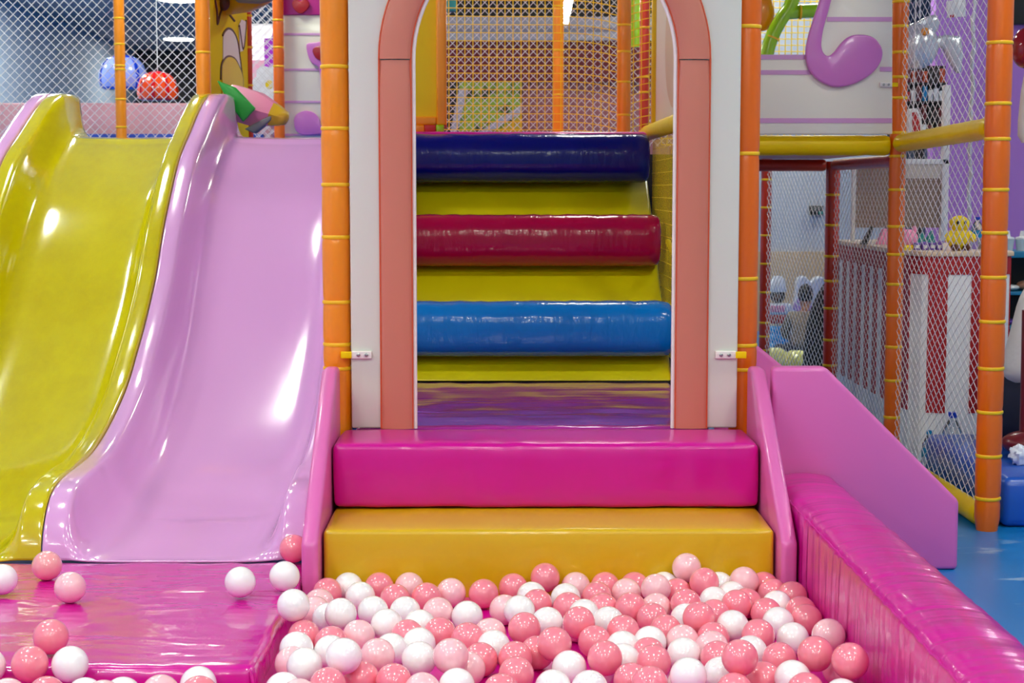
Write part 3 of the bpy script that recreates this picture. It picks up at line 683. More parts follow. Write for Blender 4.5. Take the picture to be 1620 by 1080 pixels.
# ---------------------------------------------------------------- the arch
AX, AZ = .134, 1.50
def arch_path(r, n=40, zb=.402):
    return [(AX-r, zb)] + [(AX-r, zb+(AZ-zb)*i/10) for i in range(1,10)] + [(AX-r*math.cos(PI*i/n), AZ+r*math.sin(PI*i/n)) for i in range(n+1)] + [(AX+r, zb+(AZ-zb)*(1-i/10)) for i in range(1,10)] + [(AX+r, zb)]
def arch_panel():
    t = thing('arch_panel', 'cream vinyl entrance panel with a salmon pink archway above the steps', 'archway', (AX,4.92,.40))
    inn = arch_path(.392)
    n = len(inn); out = []
    for i, (x, z) in enumerate(inn):
        if i <= 10: out.append((-.445, .402+(1.55-.402)*i/10))
        elif i >= n-11: out.append((.715, .402+(1.55-.402)*(n-1-i)/10))
        else:
            a = PI*(i-10)/(n-21)
            if a < PI/4: out.append((-.445, 1.55+(2.25-1.55)*a/(PI/4)))
            elif a > 3*PI/4: out.append((.715, 1.55+(2.25-1.55)*(PI-a)/(PI/4)))
            else: out.append((-.445+(a-PI/4)/(PI/2)*1.16, 2.25))
    bm = bmesh.new()
    g = [[bm.verts.new((p[0], y, p[1])) for p in path] for path, y in ((inn,4.905),(out,4.905),(inn,4.955),(out,4.955))]
    for i in range(n-1):
        bm.faces.new((g[0][i],g[0][i+1],g[1][i+1],g[1][i])); bm.faces.new((g[2][i+1],g[2][i],g[3][i],g[3][i+1]))
        bm.faces.new((g[0][i+1],g[0][i],g[2][i],g[2][i+1])); bm.faces.new((g[1][i],g[1][i+1],g[3][i+1],g[3][i]))
    for i in (0, n-1): bm.faces.new((g[0][i],g[1][i],g[3][i],g[2][i]))
    part('backing_panel', bm, V['cream'], t, bevel=.006)
    # the salmon band: two legs and the curved head, each softly padded
    def band(ri, ro, za, zb, curved):
        bm = bmesh.new(); rows = []
        pr = [(0,.002),(.004,.010),(.014,.014),(.5*(ro-ri),.0165),(ro-ri-.014,.014),(ro-ri-.004,.010),(ro-ri,.002)]
        if curved:
            st = [(-1,a) for a in [PI*i/48 for i in range(49)]]
            for _, a in st: rows.append([bm.verts.new((AX-(ri+d)*math.cos(a), 4.905-h, AZ+(ri+d)*math.sin(a))) for d, h in pr])
            return bm, rows
    bm, rows = band(.392,.490,0,0,True)
    for a, b in zip(rows, rows[1:]):
        for k in range(len(a)-1): bm.faces.new((a[k],a[k+1],b[k+1],b[k]))
    part('arch_head_band', bm, V['salmon'], t)
    for s in (-1,1):
        pr = [(0,.002),(.004,.010),(.014,.014),(.049,.0165),(.084,.014),(.094,.010),(.098,.002)]
        bm = bmesh.new(); rows = []
        for i in range(13):
            z = .402+(AZ-.003-.402)*i/12; e = .004 if i == 12 else 0
            rows.append([bm.verts.new((AX+s*(.392+d), 4.905-h+e, z)) for d, h in pr])
        for a, b in zip(rows, rows[1:]):
            for k in range(6): bm.faces.new((a[k],a[k+1],b[k+1],b[k]))
        part('arch_leg_band', bm, V['salmon'], t)
    for r in (.3945,.4885):
        part('stitched_edge', tube_bm([(p[0],4.898,p[1]) for p in arch_path(r)], .0032, 6), V['stitch'], t)
    part('edge_trim', tube_bm([(p[0],4.906,p[1]) for p in arch_path(.3875)], .0065, 8), V['white_trim'], t)
    for s, px in ((-1,572),(1,1148)):
        c = at(px, 561, 4.90)
        pl = part('bracket', box_bm(c.x-.031,c.x+.031,4.893,4.906,c.z-.0115,c.z+.0115), V['plate'], t, bevel=.003)
        for dx in (-.009,.015) if s < 0 else (-.015,.009):
            sb = bmesh.new(); lathe = lathe_bm([(.0055,0),(.0055,.003),(.003,.0042),(0,.0042)], 12)
            lathe.transform(Matrix.Translation((c.x+dx, 4.893, c.z)) @ Matrix.Rotation(PI/2,4,'X'))
            part('screw', lathe, V['steel'], pl)
        bx = c.x+s*.045
        part('bracket_strap', box_bm(bx-.016,bx+.016,4.889,4.901,c.z-.010,c.z+.010), V['yellow_bar'], t, bevel=.002)
arch_panel()
post('padded_post', 'thick orange padded post left of the cream arch panel', -.4895, 4.945, 0, 2.25, .0425, zs_of(534,[105,203,292,375,478,545,583],4.92)+[1.86,2.05], V['orange'])
post('padded_post', 'orange padded post right of the cream arch panel', .745, 5.0, 0, 2.25, .0425, zs_of(1186,[43,243,440,545,583],5.0)+[1.85,2.05], V['orange_deep'])

# ---------------------------------------------------------------- climbing ramp with three rolls
def ramp():
    t = thing('climbing_ramp', 'yellow padded climbing ramp with navy, crimson and blue rolls, seen through the arch', 'climbing ramp', (.08,6.15,.40))
    dy, dz = .48, .332; L = math.hypot(dy, dz); u = Vector((0,dy/L,dz/L)); n = Vector((0,-dz/L,dy/L))
    a = Vector((0,6.155,.398)); b = a+u*1.40
    x0, x1 = -.472, .652
    bm = prism_bm([(a.y,a.z),(b.y,b.z),((b-n*.10).y,(b-n*.10).z),((a-n*.10+Vector((0,.06,0))).y,a.z)], 'x', x0, x1)
    part('ramp_board', bm, V['yellow_ramp'], t, bevel=.012)
    for (y, z, key, lab, xe) in ((6.225,.592,'blue','bright blue roll, lowest',.651),(6.70,.912,'crimson','crimson roll in the middle',.650),(7.165,1.252,'blue_dark','navy blue roll, topmost',.646)):
        pr = []
        R0 = .105
        N = 40; xs = [x0, x0+.004, x0+.012, x0+.03] + [x0+.03+(xe-x0-.06)*i/N for i in range(1,N)] + [xe-.03, xe-.012, xe-.004, xe]
        bm = bmesh.new(); rows = []
        import mathutils
        for x in xs:
            e = min(x-x0, xe-x); k = 1 if e > .03 else math.sqrt(max(0, 1-((.03-e)/.03)**2))*.22+.78
            ring = []
            for j in range(36):
                th = 2*PI*j/36; c, s_ = math.cos(th), math.sin(th)
                sq = (abs(c)**2.6+abs(s_)**2.6)**(-1/2.6)        # slightly squared foam log
                w = mathutils.noise.noise(Vector((x*16, th*1.4, z*9)))*.0030*(1 if s_ > .2 else .4) + max(0,s_-.35)*mathutils.noise.noise(Vector((x*38, z*9, 2)))*.0045
                rr = (R0*sq)*k+w
                ring.append(bm.verts.new((x, y+rr*c*.98, z+rr*s_)))
            rows.append(ring)
        for p, q in zip(rows, rows[1:]):
            for j in range(36): bm.faces.new((p[j],p[(j+1)%36],q[(j+1)%36],q[j]))
        bm.faces.new(rows[0][::-1]); bm.faces.new(rows[-1])
        o = part('roll', bm, V[key], t); o['label'] = lab
ramp()

# upper decks
def deck_legs(o, x0, x1, y0, y1, z):
    for x in (x0,x1):
        for y in (y0,y1): part('leg', tube_bm([(x,y,0),(x,y,z)], .024, 12), V['steel'], o)
def deck(name, label, x0, x1, y0, y1, z0, z1, mat):
    o = tag(obj(name, soft_box_bm(x0,x1,y0,y1,z0,z1,.012), mat, None), label, 'platform')
    deck_legs(o, x0+.06, x1-.06 if x0 < 0 else x0+.07, y0+.3, y1-.1, z0+.005); return o
o = obj('upper_deck', pad_bm(-.49,.655,7.31,10.1,1.27,1.372,r=.02,puff=.002,nx=40,wr=.002), V['magenta'], None); tag(o, 'magenta upper deck behind the top navy roll', 'platform'); deck_legs(o, -.42, .6, 7.6, 10.0, 1.28); part('shade_panel', box_bm(-.6,.78,7.42,7.45,0,1.275), V['dark_wall'], o, smooth=False)  # dark panel added to stand in for the shade under the deck
deck('slide_deck', 'blue upper deck at the top of the slides', -2.75,-.51,7.51,10.25,1.26,1.335, V['deck_blue'])
deck('side_deck', 'small upper deck behind the cream striped panel on the right', .80,1.56,6.66,7.86,1.262,1.325, V['pink_wall'])

def at_x(px, py, X):
    d = _fw*F_PX+_rt*(px-810)+_up*(540-py)
    return Vector((0,0,CAM_Z))+d*(X/d.x)
def px_prism(pts, Y, depth, smooth=0):
    P = [at(x, y, Y) for x, y in pts]
    if smooth:
        q = P+[P[0]]; out = []
        n = len(P)
        for i in range(n):
            p0, p1, p2, p3 = P[i-1], P[i], P[(i+1)%n], P[(i+2)%n]
            for k in range(smooth):
                t = k/smooth
                out.append(.5*((2*p1)+(p2-p0)*t+(2*p0-5*p1+4*p2-p3)*t*t+(3*p1-p0-3*p2+p3)*t**3))
        P = out
    return prism_bm([(p.x,p.z) for p in P], 'y', Y, Y+depth)

# ---------------------------------------------------------------- right-hand frame: posts, bars, nets
TALL = [68,164,220,300,368,438,508,582,651,720,787]
post('padded_post', 'tallest nearest orange padded post, on the blue floor at right', 1.607, 5.33, 0, 2.3, .0415, zs_of(1570,TALL,5.33)+[1.80,1.98,2.15], V['orange_deep'])
post('padded_post', 'orange padded post between cream striped panel and the diamond net', 1.592, 6.60, 0, 2.3, .033, zs_of(1420,[3,42,83,122,155,210,247,300,358,402,449,498,548,601,659],6.6)+[.10,.02+.2*0+1.95,2.1], V['orange_deep'])
post('padded_post', 'padded post coloured dark red-orange for shadow under the deck beside striped booth', 1.578, 7.80, 0, 1.25, .033, zs_of(1317,[308,356,405,444,487,537,577],7.8)+[.16,.06], V['red_pole'])  # the red sleeve colour stands in for shadow on this post
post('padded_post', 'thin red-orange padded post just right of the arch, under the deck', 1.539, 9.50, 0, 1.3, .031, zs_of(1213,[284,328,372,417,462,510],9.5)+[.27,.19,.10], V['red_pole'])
def bar(name, label, a, b, r, mat, dips=()):
    a, b = Vector(a), Vector(b); L = (b-a).length; n = 48
    path = [a+(b-a)*i/n for i in range(n+1)]
    rad = []
    for i in range(n+1):
        s = i/n; d = min([abs(s-q)*L for q in dips]+[9])
        rad.append(r*(1-.07*math.exp(-(d/.012)**2))*(1+.012*math.sin(s*40)))
    rad[0] *= .86; rad[-1] *= .86
    return tag(obj(name, tube_bm(path, rad, 20), mat, None), label, 'padded bar')
bar('padded_bar', 'yellow padded bar under the cream striped panel', (.80,6.60,1.293), (1.555,6.60,1.293), .0405, V['yellow_bar'], (.12,.5,.88))
bar('padded_bar', 'yellow padded bar running from near orange post back to the net corner', (1.604,5.375,1.318), (1.594,6.563,1.300), .0355, V['yellow_bar'], (.1,.9))
bar('padded_bar', 'yellow padded base rail on the floor between the two right orange posts', (1.604,5.375,.037), (1.594,6.563,.037), .036, V['yellow_bar'])
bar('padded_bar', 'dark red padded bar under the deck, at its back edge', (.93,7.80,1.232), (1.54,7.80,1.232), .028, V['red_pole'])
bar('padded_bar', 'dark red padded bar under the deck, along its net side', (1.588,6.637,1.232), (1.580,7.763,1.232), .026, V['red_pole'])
bar('padded_bar', 'thin yellow padded bar far under the deck, right of the arch', (.95,9.1,1.235), (1.50,9.48,1.262), .024, V['yellow_bar'])
diamond_net('safety_net', 'white diamond safety net between the two right-hand orange posts', (1.606,5.375,.06), (-.0083,1,0), (0,0,1), 1.19, 2.2, .070, .041, .00135, V['net_white'])
diamond_net('safety_net', 'white diamond safety net in front of narrow red stripes of the booth', (1.591,6.635,.03), (-.011,1,0), (0,0,1), 1.13, 1.19, .062, .041, .00135, V['net_white'])
diamond_net('safety_net', 'white diamond safety net before the child and light wood wainscot', (1.577,7.835,.03), (-.023,1,0), (0,0,1), 1.63, 1.2, .085, .045, .0014, V['net_white'])

# cream striped panel with a big orchid curl
def curl_panel():
    Y = 6.53
    t = thing('curl_board', 'cream panel with orchid stripes and big orchid hooked curl, right of arch', 'panel', (1.17,Y,1.337))
    pts = [(1120,212.5),(1412,212.5),(1412,-90),(1318,-90),(1300,-8),(1290,25),(1282,55),(1279,88),(1120,88)]
    part('backing_panel', px_prism(pts, Y, .03), V['cream_lit'], t, bevel=.005)
    for (x0,x1,y0,y1) in ((1120,1281,86.5,94),(1120,1290,111,118),(1120,1411,187,194.5),(1308,1411,27,34),(1392,1411,106,113),(1330,1411,-52,-45)):
        p0, p1 = at(x0,y1,Y), at(x1,y0,Y)
        part('stripe', box_bm(p0.x,p1.x,Y-.003,Y+.001,p0.z,p1.z), V['pink_stripe'], t, smooth=False)
    c = [(1311,-80),(1299,-5),(1289,25),(1279,58),(1275,85),(1279,107),(1289,121),(1304,132),(1325,137.5),(1350,133),(1375,120),(1391,103),(1397,84),(1391,67),(1378,57),(1360,54.5),(1345,57),(1333,66),(1321,81),(1312,88),(1304,84),(1300,71),(1303,47),(1312,14),(1320,-20),(1330,-80)]
    part('curl', px_prism(c, Y-.026, .027, 4), V['pink_paint'], t, bevel=.008)
    b = at(1402,134,Y-.004)
    pl = part('bracket', box_bm(b.x-.026,b.x+.022,Y-.012,Y,b.z-.009,b.z+.009), V['plate'], t, bevel=.002)
    for dx in (-.012,.008):
        lb = lathe_bm([(.005,0),(.005,.003),(0,.004)], 10); lb.transform(Matrix.Translation((b.x+dx,Y-.012,b.z)) @ Matrix.Rotation(PI/2,4,'X'))
        part('screw', lb, V['steel'], pl)
    part('bracket_strap', box_bm(b.x+.022,b.x+.045,Y-.010,Y+.002,b.z-.008,b.z+.008), V['yellow_bar'], t)
curl_panel()
# behind the gap left of the curl
pth = [at(x,y,8.1) for x,y in ((1212,92),(1217,70),(1226,48),(1238,27),(1250,10),(1262,-25))]
o = obj('play_tube', tube_bm(catmull(pth,5), .034, 14), V['lime'], None); tag(o, 'lime green shiny tube frame behind the gap left of the orchid curl', 'play tube')
part('branch', tube_bm([at(1244,20,8.1),at(1270,18,8.12),at(1310,16,8.15)], .034, 14), V['lime'], o)
for px,py in ((1222,60),(1266,19)):
    p = at(px,py,8.1)
    d = (at(1226,48,8.1)-at(1217,70,8.1)).normalized() if px < 1240 else Vector((1,0,0))
    part('cable_tie', tube_bm([p-d*.004,p+d*.004], .0365, 14), V['strap'], o)
part('end_pad', ell_bm(at(1206,20,8.16), (.06,.03,.09)), V['orange'], o)
square_net('square_net', 'orange-yellow square netting behind the lime tube frame', (.95,9.7,1.38), (1,0,0), (0,0,1), .95, .95, .036, .003, V['net_yellow'])

# ---------------------------------------------------------------- inside the arch, behind the rolls
post('padded_post', 'orange padded corner post just inside the arch on the right', at(1067,150,6.19).x+.038, 6.19, 0, 2.3, .037, zs_of(1068,[18,92,172,232,300,370,440,520],6.19)+[1.9,2.1], V['orange'])
post('padded_post', 'orange padded post in front of the yellow net, upper right inside arch', at(987,120,8.45).x, 8.45, 1.372, 2.4, .0355, zs_of(987,[40,82,130,182],8.45)+[2.1,2.25], V['orange'])
post('padded_post', 'orange padded post behind the yellow net, near its middle', at(883,120,9.85).x, 9.85, 1.372, 2.5, .033, zs_of(883,[10,80,150],9.85)+[2.3], V['orange'])
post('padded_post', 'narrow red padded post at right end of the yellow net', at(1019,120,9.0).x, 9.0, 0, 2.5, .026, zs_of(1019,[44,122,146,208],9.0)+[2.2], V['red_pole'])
pp = at(987,120,8.45).x
def sag(a, b):
    x = -.30+a
    f = max(0, (x-.33)/(pp-.33)) if x < pp else max(0, 1-(x-pp)/.25)
    return Vector((0, .05*math.sin(PI*min(1,max(0,(x+.3)/.95)))*.6, -.045*f*f))
square_net('square_net', 'yellow square climbing net across the back of the upper deck', (-.30,8.53,1.425), (1,0,0), (0,0,1), 1.14, .86, .0412, .0024, V['net_yellow'], sag)
diamond_net('safety_net', 'white diamond safety net behind the yellow square net', (-.65,10.0,1.38), (1,0,0), (0,0,1), 2.0, .95, .0485, .0485, .0022, V['net_white'])
square_net('square_net', 'fine yellow net on the right side of the climbing ramp', (.672,6.24,.46), (0,1,0), (0,0,1), 1.02, .87, .052, .0013, V['net_yellow'])
bar('padded_bar', 'wrinkled yellow padded bar along deck edge right of the rolls', (.698,6.24,1.378), (.700,7.82,1.383), .036, V['yellow_bar'], tuple(.08+.06*i for i in range(15)))
bar('padded_bar', 'thin yellow padded bar low on the right side net of the ramp', (.700,6.24,.80), (.712,6.95,.90), .012, V['yellow_bar'])
def side_panel():
    t = thing('side_board', 'cream side panel with round tan pad, upper right inside the arch', 'panel', (.745,7.1,1.42))
    part('backing_panel', box_bm(.74,.765,6.3,7.86,1.42,2.25), V['cream_stripe'], t, bevel=.005)
    bm = lathe_bm([(.27,0),(.27,.012),(.24,.022),(0,.024)], 40); bm.transform(Matrix.Translation((.74,6.95,1.73)) @ Matrix.Rotation(-PI/2,4,'Y'))
    part('round_pad', bm, V['counter'], t)
    part('edge_trim', box_bm(.722,.768,7.84,7.90,1.40,2.25), V['panel_yellow2'], t, bevel=.006)
side_panel()
def window_panel():
    t = thing('window_panel', 'yellow window panel with orange frame, upper left inside the arch', 'panel', (-.40,7.45,1.41))
    x1 = at(706,100,7.42).x; xi = at(690,100,7.42).x; zi = at(690,184,7.42).z; z0 = at(690,198,7.42).z
    part('inset', box_bm(-.53,xi+.01,7.46,7.48,zi-.02,2.3), V['panel_yellow2'], t, smooth=False)
    f = box_bm(xi,x1,7.42,7.50,z0,2.3); box_bm(-.53,xi,7.42,7.50,z0,zi,f)
    part('frame', f, V['orange_frame'], t, bevel=.008)
    part('lower_trim', box_bm(-.53,x1+.002,7.415,7.49,z0-.012,z0), V['heart'], t)
window_panel()
for k, (a, b, mt, nm) in enumerate(((655,672,'orange','orange'),(672,690,'toy_red','red'),(690,703,'lime','lime green'))):
    p, q = at(a,207,7.44), at(b,200,7.44)
    o = obj('foam_block', soft_box_bm(p.x,q.x,7.40,7.46,1.373,1.405,.006), V[mt], None); tag(o, 'small '+nm+' foam block on the deck under the yellow window panel', 'foam block')

# far backdrop seen through the nets in the arch
YB = 13.0
def zb(y, Y=YB): return at(800, y, Y).z
struct('wall_center', box_bm(-.95,1.69,YB+.02,YB+.12,0,3.12), V['dusty'], smooth=False)
o = obj('dark_backdrop', box_bm(-.95,1.69,YB-.03,YB+.02,zb(29),3.10), V['black'], None, smooth=False); tag(o, 'added black sheet darkening the space above the white beam, behind the yellow net', 'board')  # black sheet added because the lit back wall would not look dark
bm = box_bm(-.95,1.69,YB-.12,YB+.02,zb(46),zb(29)); box_bm(-.95,1.69,YB-.09,YB+.02,zb(65),zb(46),bm)
o = obj('cross_beam', bm, V['white_board'], None, smooth=False); tag(o, 'stepped white beam across the back, behind the yellow net', 'beam')
o = obj('banner_board', box_bm(-.95,1.69,YB-.04,YB+.02,zb(130),zb(65)), V['red_board'], None, smooth=False); tag(o, 'dark red board below the white beam, behind the yellow net', 'board')
x0, x1 = at(706,170,YB-.05).x, at(826,170,YB-.05).x
t = thing('map_poster', 'green and yellow map-like poster behind the yellow net', 'poster', (x0,YB-.05,zb(225)))
part('sheet', box_bm(x0,x1,YB-.035,YB-.022,zb(225),zb(130)), V['poster_green'], t, smooth=False)
part('border', box_bm(x0-.02,x0+.10,YB-.036,YB-.034,zb(225),zb(130)), V['black'], t, smooth=False)
for pts in (((726,140),(741,140),(722,212),(712,212)),((826,165),(826,178),(770,212),(752,212))):
    part('road_mark', px_prism(pts, YB-.042, .004), V['white_board'], t, smooth=False)
part('corner', px_prism(((826,182),(826,214),(775,214)), YB-.042, .004), V['beak'], t, smooth=False)
a, b = at(901,-6,11.0), at(892,36,11.0)
t = thing('tube_lamp', 'short slanted bright white tube lamp behind the yellow net', 'lamp', a)
part('tube', tube_bm([a,b], .028, 12), LAMP, t); part('end_cap', tube_bm([a,a+(a-b).normalized()*.04], .03, 12), V['lamp_white'], t); part('cable', tube_bm([a+(a-b).normalized()*.03,Vector((a.x,11,3.12))], .006, 6), V['white'], t)
o = obj('play_tube', tube_bm([at(1007,75,9.9),at(1006,40,9.9),at(1008,-30,9.9)], .04, 12), V['lime'], None); tag(o, 'lime green tube behind net between the orange and red posts', 'play tube')
o = obj('teal_pad', soft_box_bm(at(705,9,9.5).x,at(721,9,9.5).x,9.5,9.56,at(705,18,9.5).z,2.3,.01), V['toy_teal'], None); tag(o, 'teal pad at the top left corner of the yellow net', 'pad')

# ---------------------------------------------------------------- left background on the slide deck
post('padded_post', 'orange padded post at top of the slides, between yellow and lilac rims', at(321,70,7.68).x, 7.68, 1.335, 2.4, .034, zs_of(321,[-12,83],7.68)+[2.1,2.28], V['orange'])
post('padded_post', 'thin orange padded post in front of the blue dome', at(190,110,10.08).x, 10.08, 1.335, 2.6, .0325, zs_of(190,[29,70,104,110,157,201],10.08)+[2.35], V['orange'])
post('padded_post', 'orange padded post left of the cream goblet panel', at(441,110,9.95).x, 9.95, 1.335, 2.6, .033, zs_of(441,[32,75,105,146,196],9.95)+[2.35], V['orange_deep'])
post('padded_post', 'dark red padded post at the end of the yellow scale-patterned panel', at(394,100,8.98).x, 8.98, 1.335, 2.4, .018, zs_of(394,[25,75,135],8.98), V['red_pole'])
diamond_net('safety_net', 'white diamond safety net behind the slides, left of the orange post', (-3.9,10.14,1.34), (1,0,0), (0,0,1), 2.52, 1.25, .0565, .0565, .0023, V['net_white'])
diamond_net('safety_net', 'white diamond safety net strip in front of the fuchsia flower poster', (-1.62,10.1,1.34), (1,0,0), (0,0,1), .26, 1.2, .0565, .0565, .0023, V['net_white'])
o = obj('wall_pad', soft_box_bm(-4.2,-1.42,10.35,10.45,1.20,1.655,.012), V['pink_wall'], None); tag(o, 'pale pink padded low wall behind the net at the slide top', 'wall pad')
o = obj('deck_extension', box_bm(-4.3,-1.3,10.26,10.5,1.10,1.2), V['deck_blue'], None); tag(o, 'blue ledge carrying the pale pink padded low wall', 'platform')
o = obj('curb_pad', soft_box_bm(-2.74,-1.45,10.17,10.24,1.336,1.458,.01), V['deck_blue'], None); tag(o, 'low blue curb pad along the foot of the pink low wall', 'pad')

def scale_panel():
    X = -1.352
    t = thing('scale_panel', 'yellow side panel with brown-outlined scale pattern above the lilac slide', 'panel', (X,8.3,1.335))
    part('backing_panel', box_bm(X-.03,X,7.72,8.95,1.336,2.35), V['panel_yellow'], t, bevel=.005)
    def face(pts, name, mat, d, sm=0):
        P = [at_x(x,y,X) for x,y in pts]
        part(name, prism_bm([(p.y,p.z) for p in P], 'x', X+.001, X+d), mat, t, smooth=False)
    def line(pts):
        P = [at_x(x,y,X+.003) for x,y in pts]
        part('outline', tube_bm(catmull(P,5), .006, 6), V['line_brown'], t)
    face([(352,128),(352,58),(356,49),(362,45),(369,50),(375,64),(380,92),(382,125)], 'scale', V['scale_white'], .004)
    face([(379,82),(377,40),(381,31),(388,34),(387,60),(384,80)], 'scale', V['scale_white'], .004)
    line([(352,56),(356,49),(362,45),(369,50),(375,64),(379,90),(382,115)])
    face([(350,150),(350,104),(355,93),(362,89),(371,93),(378,108),(384,126),(384,150)], 'scale', V['panel_yellow2'], .007)
    line([(349,126),(350,104),(355,93),(362,89),(371,93),(378,106),(383,120),(384,146)])
    line([(340,0),(343,18),(344,38),(348,22),(352,12)]); line([(357,15),(364,24),(371,33)])
    line([(378,40),(384,78),(388,52),(389,32)])
    a, b = at(350,-22,8.30), at(432,-6,8.0)
    t2 = part('beak_pad', tube_bm([a,a+(b-a)*.5,a+(b-a)*.85,b], [.15,.105,.05,.012], 16), V['beak'], t); t2['label'] = 'ochre yellow beak-shaped pad at the top'
    c, d = at(380,-12,8.02), at(436,-4,7.92)
    part('under_pad', tube_bm([c,c+(d-c)*.6,d], [.05,.04,.010], 12), V['grey_pad'], t)
    part('knot', ell_bm(at(354,4,8.1), (.03,.03,.04)), V['line_brown'], t)
scale_panel()
def pencil():
    a, b = at(366,161,7.68), at(455,188,7.62)
    t = thing('pencil_pad', 'pink padded pencil shape with ochre tip and green flap by lilac slide top', 'play pad', a)
    d = b-a
    part('barrel', tube_bm([a,a+d*.45,a+d*.74], [.092,.090,.062], 6), V['pencil_pink'], t, autos=True)
    part('tip', tube_bm([a+d*.735,a+d*.80,a+d*.97,b], [.061,.056,.034,.018], 6), V['beak'], t)
    part('flap', px_prism(((343,127),(372,138),(404,171),(384,193),(360,160)), 7.53, .03), V['green'], t, bevel=.006)
    part('under_pad', px_prism(((386,204),(402,211),(428,190),(431,180)), 7.58, .08), V['grey_pad'], t, bevel=.008)
pencil()
def goblet_panel():
    Y = 10.02
    t = thing('goblet_panel', 'cream striped panel with orchid goblet and round lollipop, behind lilac slide', 'panel', (-1.1,Y,1.335))
    x0, x1 = at(449,100,Y).x, -.72
    zt = at(480,24,Y).z
    part('backing_panel', box_bm(x0,x1,Y,Y+.03,1.336,zt), V['cream_stripe'], t, bevel=.004)
    part('top_panel', box_bm(x0,x1,Y-.012,Y+.03,zt,2.5), V['hot'], t, bevel=.006)
    for y in (54,110,161,213):
        z = at(480,y,Y).z; part('stripe', box_bm(x0,x1,Y-.004,Y+.001,z-.006,z+.006), V['pink_stripe'], t, smooth=False)
    part('heart', px_prism(((475,22),(464,13),(462,4),(468,-2),(475,2),(482,-2),(489,4),(487,13)), Y-.03, .02, 3), V['heart'], t, bevel=.004)
    part('goblet', px_prism(((485,70),(500,67),(530,66),(530,100),(522,108),(520,140),(511,140),(507,125),(504,106),(494,100),(488,90)), Y-.02, .021, 3), V['pink_paint'], t, bevel=.004)
    part('goblet_filling', px_prism(((495,77),(512,71),(526,73),(524,94),(512,97),(499,91)), Y-.027, .01, 3), V['heart'], t, bevel=.003)
    c = at(485,196,Y)
    part('lollipop', px_prism(((465,190),(470,180),(482,175),(496,178),(505,188),(509,202),(530,207),(530,211),(505,212),(480,213),(468,206)), Y-.024, .025, 3), V['pink_paint'], t, bevel=.006)
goblet_panel()
def posters():
    Y = 11.4
    p, q = at(398,215,Y), at(430,41,Y)
    t = thing('light_box', 'bright white light box fading to pink, left of the fuchsia flower poster', 'sign', (p.x,Y,p.z))
    lit = material('lit_white_sign', (255,250,250), .5, emit=1.1); lp = material('lit_pink_sign', (240,170,190), .5, emit=.35)
    zm = at(400,95,Y).z
    part('lit_face', box_bm(p.x,q.x,Y,Y+.05,zm,q.z), lit, t, smooth=False); part('lower_face', box_bm(p.x,q.x,Y,Y+.05,p.z,zm), lp, t, smooth=False)
    part('backing_panel', box_bm(p.x-.02,q.x+.02,Y+.05,Y+.09,0,q.z+.02), V['white'], t, smooth=False)
    Y = 11.2
    pts = [(419,216),(419,110),(424,75),(432,50),(450,50),(450,216)]
    t = thing('flower_poster', 'bright fuchsia poster with white flower, seen beside orange post', 'poster', at(419,216,Y))
    part('sheet', px_prism(pts, Y, .02), V['fuchsia'], t, smooth=False)
    c = at(426,134,Y-.004)
    for k in range(6):
        a = k*PI/3
        part('petal', ell_bm(c+Vector((math.cos(a)*.065,0,math.sin(a)*.075)), (.055,.006,.06), 12, 8), V['flower'], t)
    part('flower_centre', ell_bm(c+Vector((0,-.006,0)), (.026,.006,.03), 12, 8), V['toy_yellow'], t)
    part('stand', box_bm(at(419,216,Y).x,at(450,216,Y).x,Y+.02,Y+.06,0,at(419,60,Y).z), V['fuchsia'], t, smooth=False)
posters()
def dome(name, label, px, py0, py1, w, Y, shell, panel, n, tilt):
    c = at(px, py1, Y); h = at(px, py0, Y).z-c.z; r = w/2*Y/F_PX
    t = thing(name, label, 'balloon', c)
    prof = [(0,0),(r*.8,.0),(r*.93,h*.06),(r*1.0,h*.25),(r*.97,h*.48),(r*.84,h*.72),(r*.6,h*.89),(r*.3,h*.975),(0,h)]
    o = obj('shell', lathe_bm(prof, 32), shell, t)
    for k in range(n):
        a0 = 2*PI*k/n+.10+tilt; a1 = 2*PI*(k+1)/n-.10+tilt
        bm = bmesh.new(); rows = []
        for (rr, z) in prof[2:7]:
            rows.append([bm.verts.new(((rr+.006)*math.cos(a0+(a1-a0)*i/6),(rr+.006)*math.sin(a0+(a1-a0)*i/6),z)) for i in range(7)])
        for p, q in zip(rows, rows[1:]):
            for i in range(6): bm.faces.new((p[i],p[i+1],q[i+1],q[i]))
        obj('panel', bm, panel, t)
    obj('string', tube_bm([(0,0,h-.01),(0,0,3.12-c.z)], .004, 5), V['white'], t)
dome('dome_balloon', 'large blue translucent dome hanging behind the net, crossed by thin orange post', 195, 86, 142, 73, 13.0, V['dome_blue'], V['dome_pale'], 7, .2)
dome('dome_balloon', 'smaller glowing red and orange dome right of the blue dome', 250, 112, 160, 62, 12.6, V['dome_red'], V['dome_orange'], 9, .5)

